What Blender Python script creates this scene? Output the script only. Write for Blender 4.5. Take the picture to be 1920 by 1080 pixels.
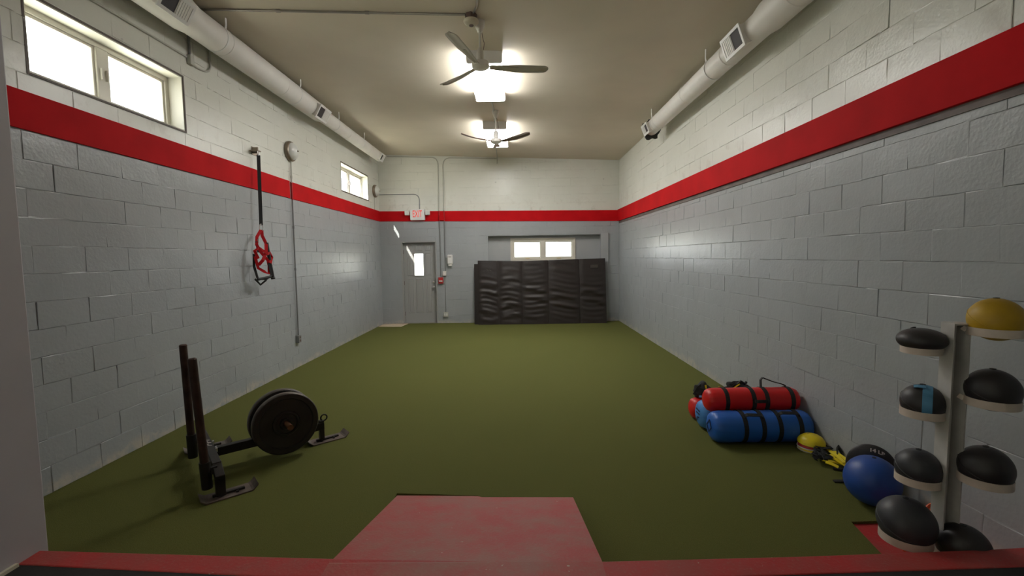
import bpy, bmesh, math, random
from mathutils import Vector, Matrix, Quaternion
random.seed(7)
for o in list(bpy.data.objects): bpy.data.objects.remove(o)
SC = bpy.context.scene
COL = SC.collection
PI = math.pi
V = Vector

# ------------------------------------------------------------------ camera
F, PITCH, YAW, ROLL = 853.0, .0695, .0105, -.0154
XL, XR, D, H = -3.48, 2.63, 11.68, 1.70
_c, _s = math.cos(YAW), math.sin(YAW)
_r = V((_c, _s, 0)); _y = V((-_s, _c, 0)); _z = V((0, 0, 1))
FW = math.cos(PITCH)*_y - math.sin(PITCH)*_z
_u = math.sin(PITCH)*_y + math.cos(PITCH)*_z
_c, _s = math.cos(ROLL), math.sin(ROLL)
RT = _c*_r + _s*_u; UP = _c*_u - _s*_r
CAM = V((0, 0, H))
cam = bpy.data.cameras.new('camera'); cam.sensor_width = 36; cam.lens = F*36/1920
cam.clip_start = .05; cam.clip_end = 200
co = bpy.data.objects.new('camera', cam); COL.objects.link(co)
co.matrix_world = Matrix(((RT.x, UP.x, -FW.x, CAM.x), (RT.y, UP.y, -FW.y, CAM.y), (RT.z, UP.z, -FW.z, CAM.z), (0, 0, 0, 1)))
SC.camera = co

def ray(x, y): return FW + RT*((x-960)/F) - UP*((y-540)/F)
def pl(x, y, ax, v):
    d = ray(x, y); return CAM + d*((v-CAM[ax])/d[ax])
def fl(x, y, z=0): return pl(x, y, 2, z)
def wl(x, y, off=0): return pl(x, y, 0, XL+off)
def wr(x, y, off=0): return pl(x, y, 0, XR-off)
def bk(x, y, off=0): return pl(x, y, 1, D-off)
CA, CB = 4.316-3.416*.0393, -.0393          # ceiling plane z = CA + CB*x
def cz(x): return CA + CB*x
def ce(x, y, off=0):
    d = ray(x, y); t = (CA-off-H)/(d.z-CB*d.x); return CAM + d*t
def pr(P):
    d = V(P)-CAM; w = d.dot(FW); return (960+F*d.dot(RT)/w, 540-F*d.dot(UP)/w, w)

# ------------------------------------------------------------------ world, sun, exposure
SKY = 10.0
w = bpy.data.worlds.new('sky'); SC.world = w; w.use_nodes = True
bg = w.node_tree.nodes['Background']; bg.inputs[1].default_value = SKY
_nt = w.node_tree; _tc = _nt.nodes.new('ShaderNodeTexCoord'); _sx = _nt.nodes.new('ShaderNodeSeparateXYZ'); _mr = _nt.nodes.new('ShaderNodeMapRange'); _mx = _nt.nodes.new('ShaderNodeMix')
_mr.inputs[1].default_value = -.04; _mr.inputs[2].default_value = .04; _mx.data_type = 'RGBA'
_mx.inputs[6].default_value = (1, .98, .78, 1); _mx.inputs[7].default_value = (.93, .97, 1, 1)      # sunlit ground below the horizon, bright sky above
_nt.links.new(_tc.outputs['Generated'], _sx.inputs[0]); _nt.links.new(_sx.outputs[2], _mr.inputs[0]); _nt.links.new(_mr.outputs[0], _mx.inputs[0]); _nt.links.new(_mx.outputs[2], bg.inputs[0])
sun = bpy.data.lights.new('sun', 'SUN'); sun.energy = 14; sun.angle = math.radians(.6); sun.color = (1, .94, .85)
so = bpy.data.objects.new('sun', sun); COL.objects.link(so)
so.rotation_euler = V((.43, 1, -.78)).to_track_quat('-Z', 'Y').to_euler()
so.location = (-6, 0, 8)
SC.view_settings.view_transform = 'Standard'; SC.view_settings.look = 'None'
SC.view_settings.gamma = 1; SC.view_settings.use_curve_mapping = False
SC.view_settings.exposure = -0.13
SC.cycles.use_denoising = True
LAMP = 38.0

# ------------------------------------------------------------------ materials
MATS = {}
def mat(name, col, rough=.6, metal=0, spec=.5, bump=None, var=None, emit=None, coat=0):
    """bump=(scale, strength, distance); var=(scale, amount): tone variation from noise"""
    m = bpy.data.materials.new(name); m.use_nodes = True; nt = m.node_tree; b = nt.nodes['Principled BSDF']
    b.inputs['Base Color'].default_value = (*col, 1); b.inputs['Roughness'].default_value = rough
    b.inputs['Metallic'].default_value = metal; b.inputs['Specular IOR Level'].default_value = spec
    b.inputs['Coat Weight'].default_value = coat
    tc = nt.nodes.new('ShaderNodeTexCoord')
    if var:
        n = nt.nodes.new('ShaderNodeTexNoise'); n.inputs['Scale'].default_value = var[0]; n.inputs['Detail'].default_value = 5
        nt.links.new(tc.outputs['Object'], n.inputs['Vector'])
        mx = nt.nodes.new('ShaderNodeMix'); mx.data_type = 'RGBA'
        k = var[1]; c2 = var[2] if len(var) > 2 else None
        mx.inputs[6].default_value = (*[c*(1-k) for c in col], 1)
        mx.inputs[7].default_value = (*(c2 if c2 else [min(1, c*(1+k)) for c in col]), 1)
        rp = nt.nodes.new('ShaderNodeMapRange'); rp.inputs[1].default_value = .3; rp.inputs[2].default_value = .7
        nt.links.new(n.outputs[0], rp.inputs[0]); nt.links.new(rp.outputs[0], mx.inputs[0])
        nt.links.new(mx.outputs[2], b.inputs['Base Color'])
    if bump:
        n = nt.nodes.new('ShaderNodeTexNoise'); n.inputs['Scale'].default_value = bump[0]; n.inputs['Detail'].default_value = 4
        nt.links.new(tc.outputs['Object'], n.inputs['Vector'])
        bp = nt.nodes.new('ShaderNodeBump'); bp.inputs['Strength'].default_value = bump[1]; bp.inputs['Distance'].default_value = bump[2]
        nt.links.new(n.outputs[0], bp.inputs['Height']); nt.links.new(bp.outputs[0], b.inputs['Normal'])
    if emit:
        b.inputs['Emission Color'].default_value = (*emit[0], 1); b.inputs['Emission Strength'].default_value = emit[1]
    MATS[name] = m; return m

def N(nt, t, **kw):
    n = nt.nodes.new(t)
    for k, v in kw.items(): setattr(n, k, v)
    return n
def mixc(nt, fac, a, b):
    m = N(nt, 'ShaderNodeMix', data_type='RGBA')
    for sock, v in ((m.inputs[0], fac), (m.inputs[6], a), (m.inputs[7], b)):
        if isinstance(v, (tuple, list)): sock.default_value = (*v, 1)
        elif isinstance(v, (int, float)): sock.default_value = v
        else: nt.links.new(v, sock)
    return m.outputs[2]
def mrange(nt, v, a, b, c=0., d=1.):
    m = N(nt, 'ShaderNodeMapRange'); nt.links.new(v, m.inputs[0])
    for i, x in enumerate((a, b, c, d)): m.inputs[i+1].default_value = x
    return m.outputs[0]
def mth(nt, op, a, b=0.):
    m = N(nt, 'ShaderNodeMath', operation=op)
    for i, v in enumerate((a, b)):
        if isinstance(v, (int, float)): m.inputs[i].default_value = v
        else: nt.links.new(v, m.inputs[i])
    return m.outputs[0]
def noise(nt, vec, scale, detail=4, rough=.5):
    n = N(nt, 'ShaderNodeTexNoise'); n.inputs['Scale'].default_value = scale; n.inputs['Detail'].default_value = detail
    n.inputs['Roughness'].default_value = rough; nt.links.new(vec, n.inputs['Vector']); return n.outputs[0]

def wall_paint():
    m = bpy.data.materials.new('painted_block'); m.use_nodes = True; nt = m.node_tree; b = nt.nodes['Principled BSDF']
    g = N(nt, 'ShaderNodeNewGeometry'); P = g.outputs['Position']
    sx = N(nt, 'ShaderNodeSeparateXYZ'); nt.links.new(P, sx.inputs[0]); Z = sx.outputs[2]
    n1 = noise(nt, P, 1.3, 5); n2 = noise(nt, P, 9, 5, .6); n3 = noise(nt, P, 4.5, 6, .65)
    grey = mixc(nt, mrange(nt, n1, .3, .7), (.338, .358, .372), (.378, .402, .420))
    grey = mixc(nt, mrange(nt, n2, .60, .80, 0, .3), grey, (.45, .465, .47))
    grey = mixc(nt, mrange(nt, n3, .58, .80, 0, .22), grey, (.27, .27, .27))
    cream = mixc(nt, mrange(nt, n1, .3, .7), (.67, .675, .61), (.73, .735, .67))
    # brown water staining on the courses just above the red board
    near = mrange(nt, Z, 3.5, 2.9); st = mth(nt, 'MULTIPLY', mrange(nt, n3, .55, .72, 0, .4), near)
    cream = mixc(nt, st, cream, (.36, .31, .24))
    col = mixc(nt, mth(nt, 'GREATER_THAN', Z, 2.72), grey, cream)
    # paint worn off the foot of the wall
    ft = mth(nt, 'ADD', Z, mth(nt, 'MULTIPLY', mth(nt, 'SUBTRACT', n3, .5), .42))
    worn = mth(nt, 'MULTIPLY', mrange(nt, ft, .10, .05), mrange(nt, n2, .38, .6))
    col = mixc(nt, worn, col, (.52, .49, .43))
    # scattered chips and scuffs
    chip = mth(nt, 'MULTIPLY', mrange(nt, noise(nt, P, 11, 1), .80, .82), .35)
    col = mixc(nt, chip, col, (.25, .25, .25))
    nt.links.new(col, b.inputs['Base Color'])
    b.inputs['Roughness'].default_value = .30
    h = mth(nt, 'ADD', mth(nt, 'MULTIPLY', noise(nt, P, 45, 4), .5), mth(nt, 'MULTIPLY', noise(nt, P, 7, 3), 1.2))
    bp = N(nt, 'ShaderNodeBump'); bp.inputs['Strength'].default_value = .55; bp.inputs['Distance'].default_value = .006
    nt.links.new(h, bp.inputs['Height']); nt.links.new(bp.outputs[0], b.inputs['Normal'])
    return m
def turf():
    m = bpy.data.materials.new('green_turf'); m.use_nodes = True; nt = m.node_tree; b = nt.nodes['Principled BSDF']
    P = N(nt, 'ShaderNodeNewGeometry').outputs['Position']
    a = noise(nt, P, 260, 2); c = noise(nt, P, 60, 3); d = noise(nt, P, 1.1, 3)
    col = mixc(nt, mrange(nt, a, .25, .75), (.084, .089, .024), (.180, .187, .060))
    col = mixc(nt, mrange(nt, d, .3, .7, 0, .3), col, (.118, .130, .037))
    sp = mrange(nt, noise(nt, P, 75, 1), .80, .83, 0, .5)
    col = mixc(nt, sp, col, (.3, .32, .2))
    nt.links.new(col, b.inputs['Base Color']); b.inputs['Roughness'].default_value = .85
    b.inputs['Specular IOR Level'].default_value = .06
    bp = N(nt, 'ShaderNodeBump'); bp.inputs['Strength'].default_value = .9; bp.inputs['Distance'].default_value = .006
    nt.links.new(mth(nt, 'ADD', a, mth(nt, 'MULTIPLY', c, .6)), bp.inputs['Height']); nt.links.new(bp.outputs[0], b.inputs['Normal'])
    return m
def red_concrete(name, ca, cb):
    m = bpy.data.materials.new(name); m.use_nodes = True; nt = m.node_tree; b = nt.nodes['Principled BSDF']
    P = N(nt, 'ShaderNodeNewGeometry').outputs['Position']
    n1 = noise(nt, P, 3.2, 6, .65); n2 = noise(nt, P, 70, 3)
    col = mixc(nt, mrange(nt, n1, .38, .62), ca, cb)
    col = mixc(nt, mrange(nt, n2, .56, .72, 0, .35), col, (.33, .16, .13))
    chips = mrange(nt, noise(nt, P, 22, 4, .5), .725, .745, 0, .8)
    col = mixc(nt, chips, col, (.5, .42, .34))
    nt.links.new(col, b.inputs['Base Color']); b.inputs['Roughness'].default_value = .6
    bp = N(nt, 'ShaderNodeBump'); bp.inputs['Strength'].default_value = .5; bp.inputs['Distance'].default_value = .004
    nt.links.new(mth(nt, 'ADD', n2, n1), bp.inputs['Height']); nt.links.new(bp.outputs[0], b.inputs['Normal'])
    return m
def glass():
    m = bpy.data.materials.new('window_glass'); m.use_nodes = True; nt = m.node_tree
    out = nt.nodes['Material Output']; nt.nodes.remove(nt.nodes['Principled BSDF'])
    t = N(nt, 'ShaderNodeBsdfTransparent'); t.inputs[0].default_value = (.97, .98, .98, 1)
    gl = N(nt, 'ShaderNodeBsdfGlossy'); gl.inputs['Roughness'].default_value = .02
    fr = N(nt, 'ShaderNodeFresnel'); fr.inputs[0].default_value = 1.2
    mx = N(nt, 'ShaderNodeMixShader')
    nt.links.new(mth(nt, 'MULTIPLY', fr.outputs[0], .18), mx.inputs[0]); nt.links.new(t.outputs[0], mx.inputs[1]); nt.links.new(gl.outputs[0], mx.inputs[2])
    nt.links.new(mx.outputs[0], out.inputs[0]); return m

M_WALL = wall_paint(); M_TURF = turf(); M_REDC = red_concrete('red_sill_concrete', (.46, .022, .026), (.36, .05, .045)); M_RAMP = red_concrete('worn_red_concrete', (.42, .050, .048), (.34, .11, .09)); M_GLASS = glass()
M_CEIL = mat('tan_ceiling', (.69, .625, .51), .55, spec=.35, var=(1.2, .05), bump=(25, .15, .004))
M_RED = mat('red_board_paint', (.53, .007, .011), .65, spec=.08, var=(3, .10), bump=(30, .15, .003))
M_WPNT = mat('white_painted_metal', (.78, .76, .72), .42, var=(4, .04))
M_FANW = mat('fan_white', (.82, .80, .75), .35)
M_BLADE = mat('fan_blade_grey', (.52, .49, .42), .4)
M_BLADE2 = mat('fan_blade_dark', (.25, .17, .145), .4)
M_GALV = mat('galvanised_conduit', (.36, .34, .31), .35, metal=.7, var=(6, .1))
M_CONDW = mat('conduit_painted', (.50, .50, .45), .45)
M_CONDG = mat('conduit_grey_paint', (.25, .26, .26), .45)
def painted_conduit():
    m = bpy.data.materials.new('conduit_painted_with_wall'); m.use_nodes = True; nt = m.node_tree; b = nt.nodes['Principled BSDF']
    sx = N(nt, 'ShaderNodeSeparateXYZ'); nt.links.new(N(nt, 'ShaderNodeNewGeometry').outputs['Position'], sx.inputs[0]); Z = sx.outputs[2]
    c = mixc(nt, mth(nt, 'GREATER_THAN', Z, 2.62), (.20, .205, .205), (.40, .008, .012))
    c = mixc(nt, mth(nt, 'GREATER_THAN', Z, 2.885), c, (.46, .46, .40))
    nt.links.new(c, b.inputs['Base Color']); b.inputs['Roughness'].default_value = .45; return m
M_CONDP = painted_conduit()
M_DBOX = mat('brown_metal_box', (.16, .11, .10), .5, metal=.3)
M_CREAM = mat('cream_plastic', (.62, .57, .45), .4)
M_WHITE = mat('white_plastic', (.78, .78, .76), .35)
M_DARK = mat('dark_opening', (.018, .014, .018), .6)
M_BLACK = mat('black_rubber', (.012, .012, .013), .55, var=(5, .2))
M_RUBFLOOR = mat('black_rubber_floor', (.014, .012, .012), .75, bump=(80, .4, .003), var=(30, .25))
M_BAND = mat('black_webbing', (.012, .012, .013), .7, bump=(90, .4, .002))
M_MAT = mat('black_vinyl_mat', (.021, .0155, .014), .42, bump=(14, .2, .006))
M_IRON = mat('black_iron', (.022, .019, .018), .5, metal=.35, var=(9, .3), bump=(60, .25, .002))
M_RUST = mat('rusty_steel', (.050, .029, .023), .55, metal=.6, var=(10, .45), bump=(70, .3, .002))
M_RUSTB = mat('rusty_pin', (.22, .11, .06), .5, metal=.6, var=(20, .3))
M_SKID = mat('worn_steel_skid', (.17, .135, .12), .5, metal=.55, var=(12, .35), bump=(50, .2, .002))
M_PLATE = mat('dark_plate', (.026, .022, .021), .48, metal=.2, var=(8, .25), bump=(60, .2, .002))
M_RIM = mat('plate_rim_highlight', (.10, .085, .075), .45, metal=.3, var=(9, .5))  # paler tone paints the highlight along the plate edge
M_BAGR = mat('red_vinyl', (.66, .008, .010), .42, bump=(9, .25, .012))
M_BAGB = mat('blue_vinyl', (.018, .125, .52), .40, bump=(9, .25, .012))
M_BAGL = mat('light_blue_vinyl', (.07, .26, .62), .42, bump=(9, .25, .012))
M_INK = mat('printed_navy', (.006, .02, .09), .5)
M_YEL = mat('yellow_plastic', (.88, .70, .015), .38)
M_REDP = mat('red_plastic', (.55, .03, .03), .4)
M_ORNG = mat('orange_plastic', (.7, .12, .04), .45)
M_BALLY = mat('yellow_rubber', (.45, .275, .012), .5, var=(5, .22), bump=(70, .25, .003))
M_BALLK = mat('charcoal_rubber', (.026, .023, .025), .46, var=(5, .25), bump=(90, .25, .002))
M_BALLS = mat('slate_rubber', (.034, .035, .042), .45, var=(5, .2), bump=(90, .2, .002))
M_BALLB = mat('blue_rubber', (.018, .072, .33), .42, var=(4, .12), bump=(40, .12, .003))
M_TAPE = mat('blue_tape', (.09, .27, .46), .55, bump=(40, .2, .003))
M_RACK = mat('white_steel_rack', (.50, .485, .46), .4, var=(7, .18, (.56, .54, .52)), bump=(50, .15, .002))
M_RING = mat('rack_ring_white', (.60, .51, .44), .45, var=(9, .15))
M_DOOR = mat('grey_door_paint', (.36, .365, .36), .4, bump=(40, .15, .002))
M_GTRIM = mat('grey_trim_paint', (.38, .395, .405), .42, var=(3, .05), bump=(30, .2, .003))
M_VINYLW = mat('window_vinyl', (.66, .63, .55), .4)
M_REVEAL = mat('window_reveal_paint', (.72, .70, .62), .5, bump=(30, .2, .004))
M_DKFR = mat('dark_window_bead', (.10, .075, .06), .55)
M_BRASS = mat('brass', (.55, .42, .2), .35, metal=.9)
M_NICKEL = mat('brushed_nickel', (.27, .225, .175), .38, metal=.7)
M_DOME = mat('frosted_glass_dome', (.66, .67, .63), .3)
M_PULL = mat('red_pull_station', (.42, .03, .03), .4)
M_MATB = mat('beige_cardboard', (.62, .50, .37), .75, var=(8, .1), bump=(60, .3, .003))
M_LENS = mat('lamp_lens', (.85, .85, .85), .4, emit=((1, .98, .945), LAMP))
M_EXITR = mat('exit_letters', (.7, .05, .04), .5, emit=((1, .10, .07), .55))
M_STEEL = mat('bright_steel', (.6, .6, .6), .3, metal=.9)
M_STRAPR = mat('red_webbing', (.36, .005, .008), .7, spec=.15, bump=(90, .3, .002))
M_TEXTW = mat('white_print', (.62, .57, .55), .5)
M_TEXTG = mat('faint_grey_print', (.075, .07, .068), .5)
M_TAG = mat('sewn_tag', (.055, .047, .042), .6)
M_JAMB = mat('lilac_grey_paint', (.46, .44, .47), .5, var=(2, .06), bump=(20, .2, .004))
M_ANTE = mat('anteroom_paint', (.50, .485, .47), .6)

# ------------------------------------------------------------------ mesh kit
class MB:
    def __init__(s): s.v = []; s.f = []
    def add(s, vs, fs, mx=None):
        k = len(s.v)
        s.v += [mx @ V(v) for v in vs] if mx else [V(v) for v in vs]
        s.f += [tuple(i+k for i in f) for f in fs]; return s
    def box(s, a, b, mx=None):
        (x0, y0, z0), (x1, y1, z1) = a, b
        return s.add([(x0,y0,z0),(x1,y0,z0),(x1,y1,z0),(x0,y1,z0),(x0,y0,z1),(x1,y0,z1),(x1,y1,z1),(x0,y1,z1)],
                     [(0,3,2,1),(4,5,6,7),(0,1,5,4),(1,2,6,5),(2,3,7,6),(3,0,4,7)], mx)
    def cbox(s, c, d, mx=None):
        return s.box([c[i]-d[i]/2 for i in range(3)], [c[i]+d[i]/2 for i in range(3)], mx)
    def lathe(s, prof, n=32, mx=None, cap=True):
        """prof [(r,z)] revolved about local Z"""
        vs = []; fs = []
        for r, z in prof:
            vs += [(r*math.cos(2*PI*i/n), r*math.sin(2*PI*i/n), z) for i in range(n)]
        for j in range(len(prof)-1):
            for i in range(n):
                fs.append((j*n+i, j*n+(i+1) % n, (j+1)*n+(i+1) % n, (j+1)*n+i))
        if cap:
            fs.append(tuple(range(n))[::-1]); fs.append(tuple((len(prof)-1)*n+i for i in range(n)))
        return s.add(vs, fs, mx)
    def sweep(s, pts, sec, closed=False, upv=None):
        """sweep a closed section [(a,b)] along pts"""
        pts = [V(p) for p in pts]; n = len(pts); m = len(sec); vs = []
        T = []
        for i in range(n):
            a = pts[i-1] if (i > 0 or closed) else pts[0]; b = pts[(i+1) % n] if (i < n-1 or closed) else pts[-1]
            T.append((b-a).normalized())
        u = V(upv) if upv else (V((0, 0, 1)) if abs(T[0].z) < .9 else V((1, 0, 0)))
        for i in range(n):
            if upv: u = V(upv)
            t = T[i]; u = (u - t*u.dot(t)); u = u.normalized() if u.length > 1e-6 else t.orthogonal().normalized()
            w_ = t.cross(u)
            vs += [pts[i] + w_*a + u*b for a, b in sec]
        fs = []
        for j in range(n if closed else n-1):
            k = (j+1) % n
            for i in range(m): fs.append((j*m+i, j*m+(i+1) % m, k*m+(i+1) % m, k*m+i))
        if not closed: fs += [tuple(range(m))[::-1], tuple((n-1)*m+i for i in range(m))]
        return s.add(vs, fs)
    def tube(s, pts, r, n=10, closed=False):
        return s.sweep(pts, [(r*math.cos(2*PI*i/n), r*math.sin(2*PI*i/n)) for i in range(n)], closed)
    def band(s, pts, w_, t, upv=None, closed=False):
        a, b = w_/2, t/2
        return s.sweep(pts, [(-a, -b), (a, -b), (a, b), (-a, b)], closed, upv)
    def ball(s, c, r, nu=32, nv=18, mx=None, fn=None):
        r = (r, r, r) if isinstance(r, (int, float)) else r
        vs = [];
        for j in range(nv+1):
            th = PI*j/nv
            for i in range(nu):
                p = V((math.sin(th)*math.cos(2*PI*i/nu), math.sin(th)*math.sin(2*PI*i/nu), math.cos(th)))
                if fn: p = p*fn(p)
                vs.append(V((p.x*r[0], p.y*r[1], p.z*r[2])))
        fs = []
        for j in range(nv):
            for i in range(nu): fs.append((j*nu+i, (j+1)*nu+i, (j+1)*nu+(i+1) % nu, j*nu+(i+1) % nu))
        M = Matrix.Translation(V(c)) @ (mx if mx else Matrix())
        return s.add(vs, fs, M)
    def prism(s, poly, z0, z1, mx=None):
        n = len(poly)
        return s.add([(*p, z0) for p in poly]+[(*p, z1) for p in poly],
                     [tuple(range(n))[::-1], tuple(range(n, 2*n))]+[(i, (i+1) % n, n+(i+1) % n, n+i) for i in range(n)], mx)
    def build(s, name, m, parent=None, smooth=False, bevel=0, loc=None, fix=True, seg=2):
        me = bpy.data.meshes.new(name); me.from_pydata(s.v, [], s.f)
        bm = bmesh.new(); bm.from_mesh(me); bmesh.ops.remove_doubles(bm, verts=bm.verts, dist=1e-6)
        if fix: bmesh.ops.recalc_face_normals(bm, faces=bm.faces)
        bm.to_mesh(me); bm.free()
        me.materials.append(m)
        if smooth:
            for p in me.polygons: p.use_smooth = True
            try: me.set_sharp_from_angle(angle=math.radians(42))
            except Exception: pass
        o = bpy.data.objects.new(name, me); COL.objects.link(o)
        if parent:
            o.parent = parent; o.matrix_parent_inverse = Matrix.Translation(-parent.location)
        if bevel:
            b = o.modifiers.new('bevel', 'BEVEL'); b.width = bevel; b.segments = seg; b.limit_method = 'ANGLE'; b.angle_limit = math.radians(40)
            if smooth is False:
                pass
        return o
def tag(o, label=None, cat=None, group=None, kind=None):
    if label: o['label'] = label
    if cat: o['category'] = cat
    if group: o['group'] = group
    if kind: o['kind'] = kind
    return o
def empty(name, loc, label, cat, group=None, kind=None):
    o = bpy.data.objects.new(name, None); o.empty_display_size = .1; COL.objects.link(o); o.location = loc
    return tag(o, label, cat, group, kind)
def X(dirz, loc, up=None):
    """matrix whose local Z runs along dirz"""
    z = V(dirz).normalized(); q = z.to_track_quat('Z', 'Y')
    if up:
        x = V(up).cross(z).normalized(); y = z.cross(x)
        R = Matrix((x, y, z)).transposed().to_4x4()
    else: R = q.to_matrix().to_4x4()
    return Matrix.Translation(V(loc)) @ R
def rect_minus(r, holes):
    out = [r]
    for (a, b, c, d) in holes:
        nx = []
        for (u0, u1, z0, z1) in out:
            if u1 <= a+1e-6 or u0 >= b-1e-6 or z1 <= c+1e-6 or z0 >= d-1e-6: nx.append((u0, u1, z0, z1)); continue
            if u0 < a: nx.append((u0, a, z0, z1))
            if u1 > b: nx.append((b, u1, z0, z1))
            m0, m1 = max(u0, a), min(u1, b)
            if z0 < c: nx.append((m0, m1, z0, c))
            if z1 > d: nx.append((m0, m1, d, z1))
        out = nx
    return out
def text_mesh(txt, size, ext=.001, bold=0):
    cu = bpy.data.curves.new('t', 'FONT'); cu.body = txt; cu.size = size; cu.extrude = ext; cu.offset = bold; cu.align_x = 'CENTER'; cu.align_y = 'CENTER'
    o = bpy.data.objects.new('t', cu); COL.objects.link(o)
    dg = bpy.context.evaluated_depsgraph_get(); dg.update()
    me = bpy.data.meshes.new_from_object(o.evaluated_get(dg)); vs = [v.co.copy() for v in me.vertices]; fs = [tuple(p.vertices) for p in me.polygons]
    bpy.data.objects.remove(o); return vs, fs

# ------------------------------------------------------------------ walls of painted block
CH, BL = .2032, .4064
def wall(name, label, o, U, n, u0, u1, ztop, holes, bu0, bu1, thick=.22, phase=0., zt=None, open_z=None):
    o, U, n = V(o), V(U), V(n); Z = V((0, 0, 1))
    us = sorted({u0, u1, *[h for q in holes for h in q[:2]]}); zs = sorted({-.05, ztop, *[h for q in holes for h in q[2:]]})
    core = MB()
    B = Matrix((U, n, Z)).transposed().to_4x4(); B.translation = o
    for a, b in zip(us, us[1:]):
        for c, d in zip(zs, zs[1:]):
            if any(a >= q[0]-1e-6 and b <= q[1]+1e-6 and c >= q[2]-1e-6 and d <= q[3]+1e-6 for q in holes): continue
            core.box((a, -thick, c), (b, 0, d), B)
    W = core.build(name, M_WALL)
    tag(W, label, 'wall', kind='structure')
    flip = U.cross(n).dot(Z) < 0
    pieces = []
    rows = int(ztop/CH)+1
    for r in range(rows):
        z0, z1 = r*CH, min((r+1)*CH, ztop)
        if z1-z0 < .02: continue
        st = bu0 - phase - (BL/2 if r % 2 else 0) - BL
        i = 0
        while st + i*BL < bu1:
            a, b = max(st+i*BL, bu0), min(st+(i+1)*BL, bu1); i += 1
            if b-a < .03: continue
            top = min(z1, zt((a+b)/2)) if zt else z1
            if top-z0 < .02: continue
            pieces += [p for p in rect_minus((a, b, z0, top), holes) if p[1]-p[0] > .025 and p[3]-p[2] > .025]
    data = []
    rnd = random.Random(hash(len(name))+11)
    for (a, b, c, d) in pieces:
        g = .0006
        a_, b_, c_, d_ = a+g, b-g, c+g, d-g
        base = .0055 + rnd.uniform(-.0008, .0008) + (rnd.uniform(.0015, .004) if rnd.random() < .10 else 0)
        tx, tz = rnd.uniform(-.0022, .0022), rnd.uniform(-.0016, .0016)
        outer = [(a_, c_), (b_, c_), (b_, d_), (a_, d_)]
        ov, iv, od, dep = [], [], [], []; NS = (6, 2, 6, 2)
        for k in range(4):                 # bottom, right, top, left: each joint runs crack / paint-filled piece by piece
            p0, p1 = outer[k], outer[(k+1) % 4]; nn = ((0, 1), (-1, 0), (0, -1), (1, 0))[k]
            crack = rnd.random() < (.56, .10, .56, .10)[k]
            for j in range(NS[k]):
                t_ = j/NS[k] + (rnd.uniform(-.3, .3)/NS[k] if j else 0)
                q = (p0[0]+(p1[0]-p0[0])*t_, p0[1]+(p1[1]-p0[1])*t_)
                dk = crack and rnd.random() < (.62 if k % 2 == 0 else .5)
                ins = rnd.uniform(.002, .0055) if dk else rnd.uniform(.0015, .008)
                iq = (q[0]+nn[0]*ins, q[1]+nn[1]*ins)
                if j == 0:
                    pn = ((1, 0), (0, 1), (-1, 0), (0, -1))[k]; iq = (iq[0]+pn[0]*.003, iq[1]+pn[1]*.003)
                fq = ((iq[0]-a)/(b-a)*2-1, (iq[1]-c)/(d-c)*2-1)
                di = base+tx*fq[0]+tz*fq[1]+rnd.uniform(-.0003, .0003)
                ov.append(q); iv.append(iq); dep.append(di); od.append(rnd.uniform(-.002, .001) if dk else base-rnd.uniform(.0002, .0018))
        vs = [o+U*p[0]+Z*p[1]+n*q for p, q in zip(ov, od)] + [o+U*p[0]+Z*p[1]+n*q for p, q in zip(iv, dep)]
        K = len(ov); fs = [tuple(range(K, 2*K))] + [(i, (i+1) % K, K+(i+1) % K, K+i) for i in range(K)]
        if not flip: fs = [f[::-1] for f in fs]
        # projected size in the picture
        q = [pr(o+U*p[0]+Z*p[1]) for p in outer]
        A = 0
        if all(t[2] > .3 for t in q):
            xs = [min(max(t[0], 0), 1920) for t in q]; ys = [min(max(t[1], 0), 1080) for t in q]
            A = abs(sum(xs[i]*ys[(i+1) % 4]-xs[(i+1) % 4]*ys[i] for i in range(4)))/2
        data.append((A, vs, fs))
    data.sort(key=lambda t: -t[0])
    rest = MB()
    for i, (A, vs, fs) in enumerate(data):
        if i < 300 and A > 60:
            me = bpy.data.meshes.new('block'); c0 = sum(vs, V())/len(vs)
            me.from_pydata([v-c0 for v in vs], [], fs); me.materials.append(M_WALL)
            ob = bpy.data.objects.new('block', me); COL.objects.link(ob); ob.parent = W; ob.location = c0
        else: rest.add(vs, fs)
    if rest.v: tag(rest.build('far_blocks', M_WALL, W, fix=False), kind='stuff')
    return W

W1 = (3.33, 4.88, 3.07, 3.63); W2 = (9.19, 10.85, 3.07, 3.63)
Y0 = -2.6                                    # far end of the room the camera stands in
wall_left = wall('wall_left', 'long left wall of painted block, grey below the red board and cream above', (XL, 0, 0), (0, 1, 0), (1, 0, 0), Y0, D, 4.34, [W1, W2], 2.15, D, phase=.13)
wall_right = wall('wall_right', 'long right wall of painted block without windows, beside the ball rack', (XR, 0, 0), (0, 1, 0), (-1, 0, 0), Y0, D, 4.10, [], 2.15, D, phase=.05)
DOOR = (-2.95, -2.045, -.05, 2.12); REC = (-.715, 2.154, -.05, 2.225)
wall_back = wall('wall_back', 'end wall of painted block behind the black mats and the exit door', (0, D, 0), (1, 0, 0), (0, -1, 0), XL-.22, XR+.22, 4.34, [DOOR, REC], XL, XR, phase=.2, zt=lambda u: cz(u)-.005)

# ceiling
c = MB()
p = []
for (x, y) in ((XL-.25, 2.0), (XR+.25, 2.0), (XR+.25, D+.25), (XL-.25, D+.25)): p += [(x, y, cz(x)), (x, y, cz(x)+.12)]
c.add(p, [(0, 2, 4, 6), (1, 7, 5, 3), (0, 1, 3, 2), (2, 3, 5, 4), (4, 5, 7, 6), (6, 7, 1, 0)])
tag(c.build('ceiling', M_CEIL), 'plain tan painted ceiling above the turf room', 'ceiling', kind='structure')

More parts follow.
